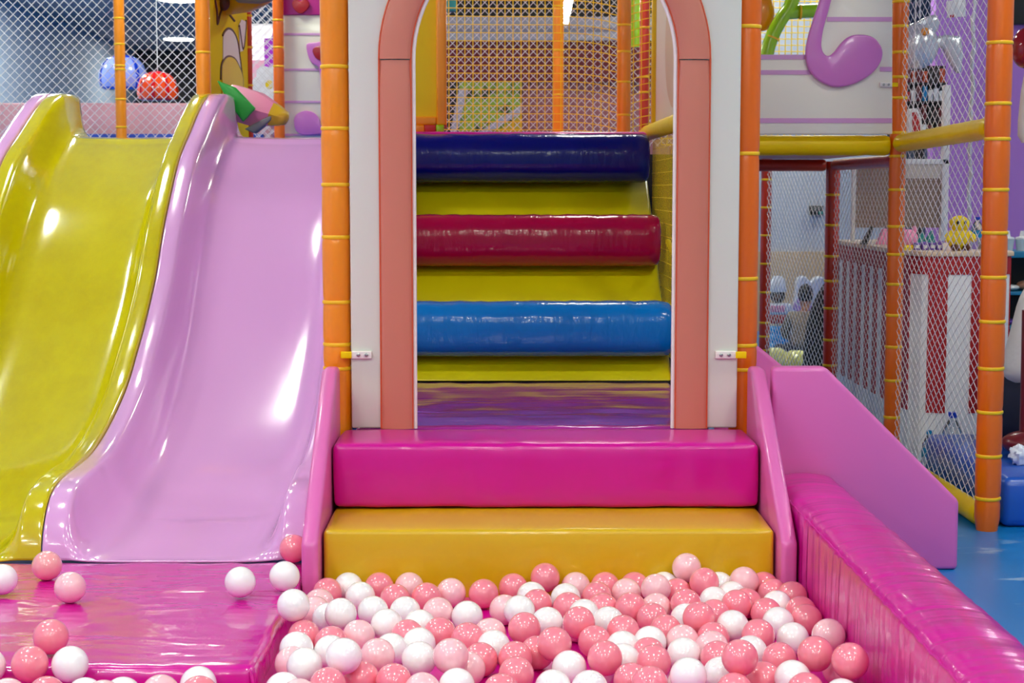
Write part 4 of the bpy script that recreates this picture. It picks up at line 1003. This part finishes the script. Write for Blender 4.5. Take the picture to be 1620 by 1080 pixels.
# ---------------------------------------------------------------- striped booth on the right
def booth():
    t = thing('striped_booth', 'white booth with red vertical stripes and cream counter behind the diamond nets', 'booth', (1.9,7.3,0))
    H = .868
    # plan outline: long left side, rounded front corner, front, back
    out = [(1.69,8.25),(1.682,7.7),(1.678,7.2),(1.68,6.85),(1.69,6.74),(1.72,6.67),(1.78,6.64),(1.90,6.635),(2.02,6.64),(2.08,6.68),(2.10,6.78),(2.10,8.25)]
    part('body', prism_bm(out, 'z', 0, H-.02), V['booth_white'], t, smooth=False)
    o2 = []
    C = Vector((1.9,7.4))
    for x, y in out:
        d = Vector((x,y))-C; o2.append(tuple(C+d*1.0+Vector((-.012 if x < 1.9 else .012, -.012 if y < 7.4 else .012))))
    part('counter_top', prism_bm(o2, 'z', H-.02, H), V['counter'], t, bevel=.004)
    # cumulative path for the cladding
    path = [Vector(p) for p in out[:-1]]
    pts = [path[0]]
    for a, b in zip(path, path[1:]):
        n = max(1, int((b-a).length/.012))
        pts += [a+(b-a)*i/n for i in range(1,n+1)]
    L = [0]
    for a, b in zip(pts, pts[1:]): L.append(L[-1]+(b-a).length)
    def clad(name, s0, s1, z0, z1):
        idx = [i for i in range(len(pts)) if s0 <= L[i] <= s1]
        if len(idx) < 2: return
        bm = bmesh.new(); rows = []
        for i in idx:
            d = (pts[min(i+1,len(pts)-1)]-pts[max(i-1,0)]).normalized(); n = Vector((d.y,-d.x))
            if n.dot(pts[i]-C) < 0: n = -n
            p = pts[i]; q = p+n*.005
            rows.append([bm.verts.new((v.x,v.y,z)) for v in (p,q) for z in (z0,z1)])
        for a, b in zip(rows, rows[1:]):
            bm.faces.new((a[2],a[3],b[3],b[2])); bm.faces.new((a[1],a[3],b[3],b[1])); bm.faces.new((a[0],a[2],b[2],b[0]))
        for r in (rows[0],rows[-1]): bm.faces.new((r[0],r[1],r[3],r[2]))
        part(name, bm, V['booth_red'], t, smooth=False)
    clad('top_band', 0, L[-1], .775, .848)
    s = .02
    while s < L[-1]-.05:
        clad('stripe', s, s+.088, .21, .776); s += .176
booth()
def brown_board():
    Y = 8.0
    t = thing('display_board', 'taupe brown display board on white frame standing on the booth counter', 'display board', (1.94,Y,.868))
    x0, x1 = at(1351,300,Y).x, at(1489,300,Y).x
    part('board', box_bm(x0,x1,Y,Y+.03,at(1400,360,Y).z,at(1400,282,Y).z), V['brown'], t, smooth=False)
    part('header', box_bm(x0+.19,x1,Y-.004,Y+.03,at(1400,282,Y).z,1.24), V['beige'], t, smooth=False)
    part('header_side', box_bm(x0,x0+.19,Y,Y+.03,at(1400,282,Y).z,1.24), V['brown'], t, smooth=False)
    part('frame_post', box_bm(x1,x1+.034,Y-.01,Y+.03,.868,1.62), V['white'], t, bevel=.003)
    part('frame_post', box_bm(x0-.01,x0+.008,Y-.01,Y+.02,.868,1.24), V['white'], t, bevel=.003)
    part('frame_rail', box_bm(x0-.01,x1+.034,Y-.01,Y+.03,1.24,1.265), V['white'], t, bevel=.003)
brown_board()
# things on the counter
def plush():
    c = at(1516,396,6.76); c.z = .868
    t = thing('plush_toy', 'bright yellow plush toy sitting on booth counter near tall orange post', 'toy', c)
    obj('body', ell_bm((0,0,.048), (.048,.042,.048)), V['toy_yellow'], t)
    obj('head', ell_bm((.0,-.004,.108), (.042,.038,.036)), V['toy_yellow'], t)
    for s in (-1,1):
        obj('arm', tube_bm([(s*.034,-.01,.07),(s*.052,-.024,.055),(s*.056,-.034,.04)], [.016,.014,.010], 10), V['toy_yellow'], t)
        obj('foot', ell_bm((s*.025,-.04,.014), (.018,.024,.014), 12, 8), V['line_brown'], t)
        obj('eye', ell_bm((s*.015,-.040,.115), (.006,.004,.008), 10, 6), V['black'], t)
plush()
def pink_toy():
    c = at(1437,384,6.86); c.z = .868
    t = thing('plush_toy', 'small pink plush with yellow base on counter, right of orange post', 'toy', c)
    obj('body', ell_bm((0,0,.045), (.040,.035,.040)), V['toy_pink'], t)
    obj('base', lathe_bm([(0,0),(.042,0),(.044,.012),(.036,.02),(0,.02)], 16), V['toy_yellow'], t)
    for s in (-1,1): obj('ear', ell_bm((s*.025,0,.082), (.012,.01,.018), 10, 8), V['toy_pink'], t)
pink_toy()
for k, px in enumerate((1452,1464,1476,1487)):
    c = at(px, 384, 6.80)
    o = obj('toy_box', soft_box_bm(c.x-.012,c.x+.012,6.80,6.84,.868,.868+.030+.004*(k%2),.003), V['toy_violet'], None)
    tag(o, ('first','second','third','fourth')[k]+' small violet toy box from the left on the booth counter', 'box', 'violet boxes on the counter')
    part('label_sticker', box_bm(c.x-.008,c.x+.008,6.7985,6.8005,.876,.889), V['white'], o, smooth=False)
for k, (px, w) in enumerate(((1456,.028),(1471,.030))):
    c = at(px, 380, 7.1)
    o = obj('teal_toy', prism_bm([(c.x-w,.868),(c.x+w,.868),(c.x+w*.5,.935+.012*k),(c.x-w*.2,.915)], 'y', 7.1, 7.14), V['toy_teal'], None, bevel=.008)
    tag(o, ('left' if k == 0 else 'right')+' one of two teal toys behind the violet boxes on the counter', 'toy', 'teal toys on the counter')
t0 = at(1393,384,7.55)
o = obj('pink_card', prism_bm([(t0.x-.03,.868),(t0.x+.05,.868),(t0.x+.03,.94),(t0.x-.0,.94)], 'y', 7.5, 7.53), V['toy_pink'], None, bevel=.003); tag(o, 'pink folded card on counter, left of the orange post', 'card')
o = obj('black_stand', prism_bm([(t0.x-.10,.868),(t0.x-.07,.868),(t0.x-.04,.95),(t0.x-.055,.95)], 'y', 7.5, 7.53), V['black'], None, bevel=.003); tag(o, 'thin black slanted stand beside the pink card on the counter', 'stand')
def bottle(c, h, r, label, body, lab, cap, group=None):
    t = thing('plastic_bottle', label, 'bottle', c, group)
    p = [(0,0),(r*.9,0),(r,.012),(r,h*.60),(r*.93,h*.68),(r*.55,h*.82),(r*.36,h*.88),(r*.36,h*.92),(0,h*.92)]
    obj('body', lathe_bm(p, 20), body, t)
    obj('label_band', lathe_bm([(r*1.015,h*.36),(r*1.02,h*.37),(r*1.02,h*.58),(r*1.015,h*.59)], 20), lab, t)
    obj('cap', lathe_bm([(0,h*.91),(r*.44,h*.91),(r*.44,h),(0,h)], 16), cap, t)
p = at(1545,397,6.9)
bottle(Vector((p.x,6.9,.868)), .135, .026, 'clear bottle with blue label on counter, beside yellow plush', V['clear'], V['blue_label'], V['blue_cap'])
p = at(1505,740,6.46); bottle(Vector((p.x,6.46,0)), .238, .040, 'tall clear water bottle with dark blue cap on floor behind net', V['clear'], V['blue_label'], V['blue_cap'])
p = at(1468,740,6.46); bottle(Vector((p.x+.004,6.46,0)), .165, .030, 'shorter clear water bottle with light blue cap on floor behind net', V['clear'], V['blue_label'], V['blue_label'])

# behind the booth: rack, foil balloon, cards
def rack():
    Y = 8.75
    t = thing('toy_rack', 'dark wall rack packed with small coloured toys, above the booth', 'rack', at(1465,215,Y))
    a, b = at(1424,222,Y), at(1496,104,Y)
    part('back_board', box_bm(a.x,b.x,Y,Y+.03,a.z,b.z), V['black'], t, smooth=False)
    for i in range(4):
        z = a.z+(b.z-a.z)*i/4; part('shelf', box_bm(a.x,b.x,Y-.05,Y,z,z+.008), V['dark_wall'], t, smooth=False)
    part('upright', box_bm((a.x+b.x)/2-.02,(a.x+b.x)/2+.02,Y+.03,Y+.07,0,b.z), V['dark_wall'], t, smooth=False)
    rg = random.Random(5); cs = ['toy_red','black','maroon','white','blue_label','stitch','maroon','toy_teal','heart','dark_wall']
    for i in range(4):
        z = a.z+(b.z-a.z)*i/4+.008
        for j in range(7):
            x = a.x+.012+(b.x-a.x-.02)*j/7; w = (b.x-a.x)/7*.75; h = (b.z-a.z)/4*rg.uniform(.5,.85)
            c_ = cs[rg.randrange(len(cs))]
            o = obj('small_toy', soft_box_bm(x,x+w,Y-.045,Y-.008,z,z+h,.004), V[c_], None)
            cn = dict(toy_red='red', black='black', maroon='maroon', white='white', blue_label='blue', stitch='rust orange', toy_teal='teal', heart='dark red', dark_wall='brown')[c_]
            tag(o, cn+' boxed toy, '+('first','second','third','fourth','fifth','sixth','seventh')[j]+' from left on '+('lowest','second lowest','second highest','highest')[i]+' shelf of dark rack', 'toy', 'small toys on the dark rack')
rack()
def foil_fish():
    Y = 7.5
    t = thing('foil_balloon', 'silver fish-shaped foil balloon with tail fins hanging behind the right net', 'balloon', at(1455,95,Y))
    part('body', ell_bm(at(1453,72,Y), (.092,.05,.105), 24, 16), V['foil'], t)
    part('upper_fin', px_prism(((1444,48),(1452,34),(1482,22),(1486,46),(1462,60)), Y-.02, .03, 2), V['foil'], t, bevel=.01)
    part('tail', px_prism(((1474,60),(1521,57),(1522,112),(1513,113),(1500,92),(1492,76),(1474,70)), Y-.02, .035, 2), V['foil'], t, bevel=.012)
    c = at(1464,50,Y-.05); part('spot', lathe_rot(.018, c), V['orange_frame'], t)
    p = at(1455,45,Y); part('string', tube_bm([p,Vector((p.x,p.y,3.12))], .003, 5), V['white'], t)
def lathe_rot(r, c):
    b = lathe_bm([(0,0),(r,0),(r*.8,.004),(0,.005)], 16); b.transform(Matrix.Translation(c) @ Matrix.Rotation(PI/2,4,'X')); return b
foil_fish()
Y = 8.2
o = obj('hanging_card', px_prism(((1498,2),(1528,-4),(1528,26),(1500,28)), Y, .02), V['white'], None, bevel=.003); tag(o, 'white hanging card near top right, above the foil balloon tail', 'card')
part('print_mark', px_prism(((1503,24),(1509,23),(1509,27),(1503,28)), Y-.003, .004), V['toy_red'], o, smooth=False)
p = at(1512,0,Y); part('string', tube_bm([Vector((p.x,Y+.01,p.z)),Vector((p.x,Y+.01,3.12))], .003, 5), V['white'], o)
Y = 7.2
o = obj('hanging_box', px_prism(((1437,172),(1452,171),(1458,186),(1460,212),(1437,214)), Y, .05), V['white'], None, bevel=.004); tag(o, 'white and red box hanging just above yellow bar, right of orange post', 'box')
part('red_face', px_prism(((1443,178),(1450,177),(1455,190),(1456,208),(1444,209)), Y-.003, .004), V['toy_red'], o, smooth=False)
p = at(1447,175,Y); part('string', tube_bm([Vector((p.x,Y+.02,p.z)),Vector((p.x,Y+.02,3.12))], .003, 5), V['white'], o)
p = at(1537,170,7.8); o = obj('hanging_streamer', tube_bm([Vector((p.x+.006*math.sin(i*1.9),7.8,.95+i*.06)) for i in range(37)], [.011*(.6+.4*abs(math.sin(i*1.3))) for i in range(37)], 6), V['foil'], None)
tag(o, 'thin silver foil streamer hanging behind the net against purple wall', 'streamer')

# ---------------------------------------------------------------- right edge: shelf, balloon, seat pads, person
def shelf():
    Y = 8.1
    t = thing('shelf_unit', 'teal-topped open shelf with dark compartments at the right photo edge', 'shelf', (2.85,Y,0))
    x0, x1 = 2.42, 3.6
    zt = at(1600,398,Y).z
    for z, h in ((zt-.03,.03),(.598,.016),(.428,.016),(.22,.016),(.02,.03)):
        part('shelf_board', box_bm(x0,x1,Y,Y+.35,z,z+h), V['teal'], t, bevel=.002)
    part('back_board', box_bm(x0,x1,Y+.34,Y+.36,.02,zt-.03), V['black'], t, smooth=False)
    for x in (x0,(x0+x1)/2,x1): part('upright', box_bm(x-.012,x+.012,Y+.005,Y+.345,0,zt-.03), V['navy'], t, smooth=False)
    return zt
ZT = shelf()
for k, px in enumerate((1596,1619)):
    c = at(px,380,8.2)
    t = thing('plastic_tub', 'white translucent plastic tub on the teal shelf top, '+('near the orange post' if k == 0 else 'at the photo edge'), 'tub', (c.x,8.22,ZT))
    obj('tub', lathe_bm([(0,0),(.026,0),(.033,.055),(.035,.057),(.032,.059),(0,.059)], 20), V['white'], t); obj('lid', lathe_bm([(0,.06),(.034,.06),(.032,.068),(.014,.072),(.009,.10),(0,.10)], 20), V['white'], t)
def item(name, px, py, rx, rz, z, m, label, cat):
    c = at(px,py,8.2); o = obj(name, ell_bm((c.x,8.2,z+rz), (rx,.05,rz), 16, 10), V[m], None); tag(o, label, cat); return o
item('white_shoe', 1597, 453, .05, .016, .615, 'white', 'white flat shoe lying on the second board of the teal shelf', 'shoe')
item('doll', 1627, 440, .06, .026, .615, 'skin', 'tan doll-like toy on second board of the teal shelf, photo edge', 'toy')
item('pink_toy_car', 1622, 503, .05, .018, .445, 'toy_pink', 'pink toy on the third board of the teal shelf', 'toy')
item('violet_toy_car', 1600, 503, .03, .014, .445, 'toy_violet', 'small violet toy on the third board of the teal shelf', 'toy')
Y = 9.5
o = obj('wall_screen', box_bm(at(1596,20,Y).x,4.6,Y,Y+.08,at(1596,38,Y).z,2.6), V['black'], None, bevel=.004); tag(o, 'black screen high on the purple wall at the top right corner', 'screen')
for yy in (18,32):
    p = at(1600,yy,Y); lb = lathe_bm([(.008,0),(.008,.004),(0,.006)], 10); lb.transform(Matrix.Translation((p.x,Y,p.z)) @ Matrix.Rotation(PI/2,4,'X')); part('screw', lb, V['steel'], o)
def hanging_doll():
    Y = 6.6
    c = at(1624,76,Y)
    t = thing('hanging_decoration', 'dark red glossy balloon with pale plush limb hanging at right photo edge', 'decoration', c)
    part('red_body', ell_bm(c, (.060,.06,.082), 24, 16), V['red_gloss'], t)
    q = at(1602,71,Y); part('knot', tube_bm([q,q+(c-q)*.35], [.012,.02], 10), V['red_gloss'], t)
    a, b = at(1628,108,Y), at(1621,226,Y)
    part('limb', tube_bm([a,a+(b-a)*.3,a+(b-a)*.7,a+(b-a)*.9,b], [.015,.026,.031,.029,.012], 14), V['limb'], t)
    part('string', tube_bm([c+Vector((0,0,.07)),Vector((c.x,c.y,3.12))], .003, 5), V['white'], t)
hanging_doll()
o = obj('seat_block', soft_box_bm(1.665,2.5,5.36,6.36,0,.168,.03), V['box_blue'], None); tag(o, 'low royal blue foam block right of tall orange post', 'foam block')
def rocker():
    Y = 5.75
    t = thing('rocking_seat', 'glossy maroon seat with upright post on the blue block, right photo edge', 'seat', (1.87,Y,.168))
    c = at(1606,716,Y)
    part('seat', ell_bm((c.x+.055,Y,.225), (.105,.08,.045), 24, 14), V['maroon'], t)
    part('foot', lathe_bm([(0,0),(.05,0),(.045,.03),(0,.03)], 20, c.x+.07, Y, .168), V['maroon'], t)
    p = at(1624,700,Y); q = at(1626,490,Y)
    part('column', tube_bm([p,(p+q)/2,q], [.026,.022,.02], 14), V['maroon'], t)
rocker()
p = at(1598,690,5.80); bm = ell_bm((0,0,0), (1,1,1), 20, 14)
import mathutils
for v in bm.verts: v.co *= 1+.45*mathutils.noise.noise(v.co*2.3)+.2*mathutils.noise.noise(v.co*5)
bm.transform(Matrix.Translation((p.x-.02,5.62,.168+.034)) @ Matrix.Diagonal((.034,.028,.034,1)))
o = obj('crumpled_bag', bm, V['castle'], None); tag(o, 'crumpled white plastic bag on blue block below the white shirt', 'bag')

# people: one continuous skinned body each
def skin_body(name, joints, edges, radii, mat, parent, sub=2):
    me = bpy.data.meshes.new(name); me.from_pydata([tuple(j) for j in joints], edges, []); me.update()
    o = link(bpy.data.objects.new(name, me), parent)
    me.materials.append(mat)
    s = o.modifiers.new('skin','SKIN')
    for v, r in zip(me.skin_vertices[0].data, radii): v.radius = (r if isinstance(r, tuple) else (r, r))
    me.skin_vertices[0].data[0].use_root = True
    s.use_smooth_shade = True
    d = o.modifiers.new('sub','SUBSURF'); d.levels = sub; d.render_levels = sub
    return o
def rot2(v, a): c, s = math.cos(a), math.sin(a); return Vector((v[0]*c-v[1]*s, v[0]*s+v[1]*c, v[2]))

def seated(label, loc, yaw, k, shirt, trousers, skin=V['skin'], lean=.16):
    """cross-legged seated figure facing local -Y, pelvis at the origin; k scales a 1.7 m adult"""
    t = thing('person', label, 'person', loc)
    def P(x, y, z): return rot2(Vector((x*k,y*k,z*k)), yaw)
    J = [P(0,0,.10), P(0,-.03,.22), P(0,-.07,.36), P(0,-lean,.50), P(0,-lean-.03,.58), P(0,-lean-.06,.64), P(0,-lean-.08,.74), P(0,-lean-.07,.83)]
    R = [.135*k,.125*k,.130*k,.120*k,.058*k,.052*k,.088*k,.070*k]
    E = [(i,i+1) for i in range(7)]
    arms = []
    for s in (-1,1):
        b = len(J)
        J += [P(s*.15,-lean+.01,.52), P(s*.24,-lean-.08,.33), P(s*.17,-lean-.30,.22), P(s*.14,-lean-.38,.20)]
        R += [.062*k,.047*k,.036*k,.026*k]
        E += [(3,b),(b,b+1),(b+1,b+2),(b+2,b+3)]
        # palm and five fingers
        J += [P(s*.13,-lean-.44,.19)]; R += [.030*k]; E += [(b+3,b+4)]
        for f, (dx, ln) in enumerate(((-.030,.055),(-.012,.068),(.008,.072),(.026,.058))):
            c = len(J); J += [P(s*(.13+dx),-lean-.47,.185), P(s*(.13+dx*1.15),-lean-.47-ln,.165)]; R += [.0095*k,.0075*k]; E += [(b+4,c),(c,c+1)]
        c = len(J); J += [P(s*.095,-lean-.42,.19), P(s*.075,-lean-.455,.18)]; R += [.011*k,.009*k]; E += [(b+4,c),(c,c+1)]
        b = len(J)
        J += [P(s*.10,-.02,.09), P(s*.34,-.28,.12), P(s*.10,-.46,.065), P(s*.02,-.52,.055)]
        R += [.098*k,.068*k,.048*k,.040*k]
        E += [(0,b),(b,b+1),(b+1,b+2),(b+2,b+3)]
    skin_body('body', J, E, R, skin, t)
    # shirt over torso and upper arms, trousers over hips and legs
    JS = [P(0,.0,.13), P(0,-.03,.24), P(0,-.07,.37), P(0,-lean,.50), P(0,-lean-.025,.565)]
    RS = [.160*k,.152*k,.156*k,.142*k,.075*k]; ES = [(0,1),(1,2),(2,3),(3,4)]
    for s in (-1,1):
        b = len(JS); JS += [P(s*.155,-lean+.01,.52), P(s*.24,-lean-.08,.34), P(s*.21,-lean-.19,.275)]; RS += [.080*k,.066*k,.056*k]; ES += [(3,b),(b,b+1),(b+1,b+2)]
    skin_body('shirt', JS, ES, RS, shirt, t)
    JT = [P(0,.01,.11)]; RT = [.150*k]; ET = []
    for s in (-1,1):
        b = len(JT); JT += [P(s*.11,-.02,.095), P(s*.34,-.28,.125), P(s*.13,-.44,.07)]; RT += [.112*k,.083*k,.062*k]; ET += [(0,b),(b,b+1),(b+1,b+2)]
    skin_body('trousers', JT, ET, RT, trousers, t)
    # head: face, ears, hair
    h = P(0,-lean-.085,.785); q = Matrix.Rotation(yaw, 3, 'Z')
    def H(v): return h+rot2(Vector(v)*k, yaw)
    hd = part2('head', ell_bm((0,0,0),(.078*k,.098*k,.118*k),24,18,q), skin, t, h)
    obj_at('hair', cap_bm(k, q), V['hair'], t, h)
    obj_at('nose', ell_bm(rot2(Vector((0,-.103,-.015))*k,yaw),(.013*k,.018*k,.022*k),10,8,q), skin, t, h)
    obj_at('mouth', ell_bm(rot2(Vector((0,-.089,-.055))*k,yaw),(.024*k,.008*k,.007*k),10,8,q), V['toy_pink'], t, h)
    for s in (-1,1):
        obj_at('eye', ell_bm(rot2(Vector((s*.032,-.088,.012))*k,yaw),(.013*k,.008*k,.008*k),10,8,q), V['black'], t, h)
        obj_at('ear', ell_bm(rot2(Vector((s*.080,.005,-.005))*k,yaw),(.012*k,.022*k,.032*k),10,8,q), skin, t, h)
    return t
def part2(name, bm, m, t, h):
    o = obj(name, bm, m, t); o.location = h; return o
def obj_at(name, bm, m, t, h):
    o = obj(name, bm, m, t); o.location = h; return o
def cap_bm(k, q):
    bm = bmesh.new(); bmesh.ops.create_uvsphere(bm, u_segments=28, v_segments=20, radius=1)
    cut = [v for v in bm.verts if v.co.z < -.62 or (v.co.y < -.25 and v.co.z < .38-.35*abs(v.co.x))]
    bmesh.ops.delete(bm, geom=cut, context='VERTS')
    M = q.to_4x4() @ Matrix.Diagonal((.087*k,.107*k,.128*k,1)); bmesh.ops.transform(bm, matrix=M, verts=bm.verts[:])
    return bm
seated('small child with black hair and beige-grey shirt sitting on floor, seen from behind', (at(1263,577,10.3).x+.03,10.3,.03), PI-.25, .54, V['shirt_beige'], V['jeans'])
seated('person in white shirt and dark trousers sitting on blue block at right edge', (1.985,6.04,.232), PI*.60, 1.0, V['shirt_white'], V['jeans'])

# the corner behind the nets, beside the child
def black_seat():
    t = thing('black_chair', 'rounded black fabric chair back beside the seated child', 'chair', (1.80,9.0,0))
    Y = 9.05
    pts = [(1274,600),(1274,575),(1276,540),(1281,510),(1290,482),(1302,458),(1316,442),(1335,440),(1344,460),(1346,600)]
    part('backrest', px_prism(pts, Y, .10, 3), V['cloth_black'], t, bevel=.03)
    a, b = at(1276,600,Y), at(1344,600,Y)
    part('seat', soft_box_bm(a.x,b.x,Y-.25,Y+.02,.07,.15,.03), V['cloth_black'], t)
    for x in (a.x+.03,b.x-.03):
        for y in (Y-.20,Y+.06): part('leg', tube_bm([(x,y,0),(x,y,.10)], .014, 10), V['black'], t)
black_seat()
def drum():
    Y = 11.4
    c = at(1229,550,Y)
    t = thing('inflatable_drum', 'bright blue inflatable drum on floor behind the child', 'inflatable', (c.x,Y,0))
    h = at(1229,514,Y).z; r = .085
    prof = [(0,0),(r*.8,0)]
    for i in range(3):
        z0 = h*i/3
        prof += [(r*.92,z0+.012),(r,z0+h/6),(r*.92,z0+h/3-.012),(r*.86,z0+h/3)] 
    prof += [(0,h)]
    obj('body', lathe_bm(prof, 28), V['blue_inflate'], t)
    obj('valve', lathe_bm([(0,0),(.012,0),(.010,.012),(0,.012)], 12, 0, -.0, h), V['white'], t)
    return c.x, Y, h
dx, dY, dh = drum()
o = obj('red_box', soft_box_bm(dx-.07,dx+.065,dY-.06,dY+.06,dh+.013,dh+.075,.01), V['toy_red'], None); tag(o, 'red box standing on the blue inflatable drum', 'box')
o = obj('white_toy_box', soft_box_bm(dx-.08,dx+.09,dY-.07,dY+.07,dh+.076,dh+.155,.02), V['castle'], None); tag(o, 'white box with pink panel stacked on the red box', 'box')
part('pink_panel', box_bm(dx-.06,dx+.04,dY-.074,dY-.06,dh+.095,dh+.14), V['toy_pink'], o, bevel=.003)
t = thing('white_plush', 'white plush with dark brown face on top of the white box', 'toy', (dx+.0,dY,dh+.155))
obj('body', ell_bm((0,0,.052), (.055,.05,.054)), V['hair'], t); obj('snout', ell_bm((-.012,-.042,.04),(.026,.02,.024),12,8), V['line_brown'], t); obj('hat', lathe_bm([(0,.075),(.058,.078),(.062,.10),(.050,.16),(.03,.185),(0,.19)], 20), V['castle'], t)
def castle():
    Y = 11.9
    t = thing('inflatable_tail', 'white inflatable tail shape with lilac stripes behind child and black chair', 'inflatable', at(1275,520,Y))
    part('body', px_prism(((1252,498),(1259,470),(1261,447),(1268,437),(1276,438),(1283,446),(1290,440),(1299,437),(1306,444),(1306,462),(1294,488),(1282,512),(1274,530),(1262,560),(1252,575),(1246,575),(1246,520)), Y, .12, 2), V['castle'], t, bevel=.03)
    for a in (((1257,478),(1281,497),(1278,506),(1254,488)),((1263,470),(1290,488),(1287,495),(1261,478))):
        part('stripe', px_prism(a, Y-.012, .02), V['lilac_band'], t, bevel=.004)
    part('spot', ell_bm(at(1270,464,Y-.005), (.02,.01,.014), 12, 8), V['toy_pink'], t)
castle()
for k, (px, r) in enumerate(((1259,.088),(1226,.080))):
    yb = (9.62,9.95)[k]; c = at(px,585,yb)
    bm = bmesh.new(); bmesh.ops.create_uvsphere(bm, u_segments=32, v_segments=20, radius=1)
    for v in bm.verts:
        a = math.atan2(v.co.y, v.co.x); b = math.asin(max(-1,min(1,v.co.z)))
        v.co *= (1+.05*math.sin(a*8)*math.sin(b*9))
    bmesh.ops.transform(bm, matrix=Matrix.Translation((c.x,yb,r*1.0)) @ Matrix.Diagonal((r*1.15,r,r,1)), verts=bm.verts[:])
    o = obj('bumpy_ball', bm, V['ygreen'], None); tag(o, ('larger ' if k == 0 else 'smaller ')+'yellow-green bumpy ball on floor in front of the child', 'ball', 'bumpy yellow-green balls')
Y = 12.94
p = at(1293,333,Y)
t = thing('wall_socket', 'small black socket panel with teal light on pale grey wall', 'socket', p)
part('panel', box_bm(p.x-.055,p.x+.05,Y+.02,Y+.055,p.z-.035,p.z+.038), V['black'], t, bevel=.003)
part('indicator', box_bm(p.x+.015,p.x+.045,Y+.012,Y+.022,p.z-.028,p.z-.005), V['toy_teal'], t, smooth=False)
for dx_ in (-.04,-.012,.018): part('button', box_bm(p.x+dx_,p.x+dx_+.016,Y+.014,Y+.022,p.z+.008,p.z+.026), V['grey_pad'], t, smooth=False)

# ---------------------------------------------------------------- the balls
protos = {}
def ball(c, x, y, z, label):
    key = c
    if key not in protos:
        bm = bmesh.new(); bmesh.ops.create_uvsphere(bm, u_segments=40, v_segments=24, radius=.0388)
        o = obj('plastic_ball', bm, V['ball_'+c], None); protos[key] = o
    else:
        o = protos[key].copy(); COL.objects.link(o)
    o.location = (x, y, z)
    o.rotation_euler = (random.random()*6, random.random()*6, 0)
    tag(o, label, 'ball', 'plastic balls on the slide mat' if x < -.5 else 'plastic balls in the pit')
for b in BALLS: ball(*b)

# ---------------------------------------------------------------- light and view
LAMP.node_tree.nodes['Principled BSDF'].inputs['Emission Strength'].default_value = 64.0
w = bpy.data.worlds.new('world'); SC.world = w; w.use_nodes = True
w.node_tree.nodes['Background'].inputs[0].default_value = (.93,.95,1,1)
w.node_tree.nodes['Background'].inputs[1].default_value = .35
SC.view_settings.view_transform = 'Standard'; SC.view_settings.look = 'None'
SC.view_settings.exposure = -0.06; SC.view_settings.gamma = 1.0
SC.cycles.use_denoising = True
SC.cycles.max_bounces = 8; SC.cycles.diffuse_bounces = 4; SC.cycles.glossy_bounces = 3; SC.cycles.transmission_bounces = 5; SC.cycles.transparent_max_bounces = 6
SC.cycles.sample_clamp_indirect = 6.0
SC.cycles.caustics_reflective = False; SC.cycles.caustics_refractive = False
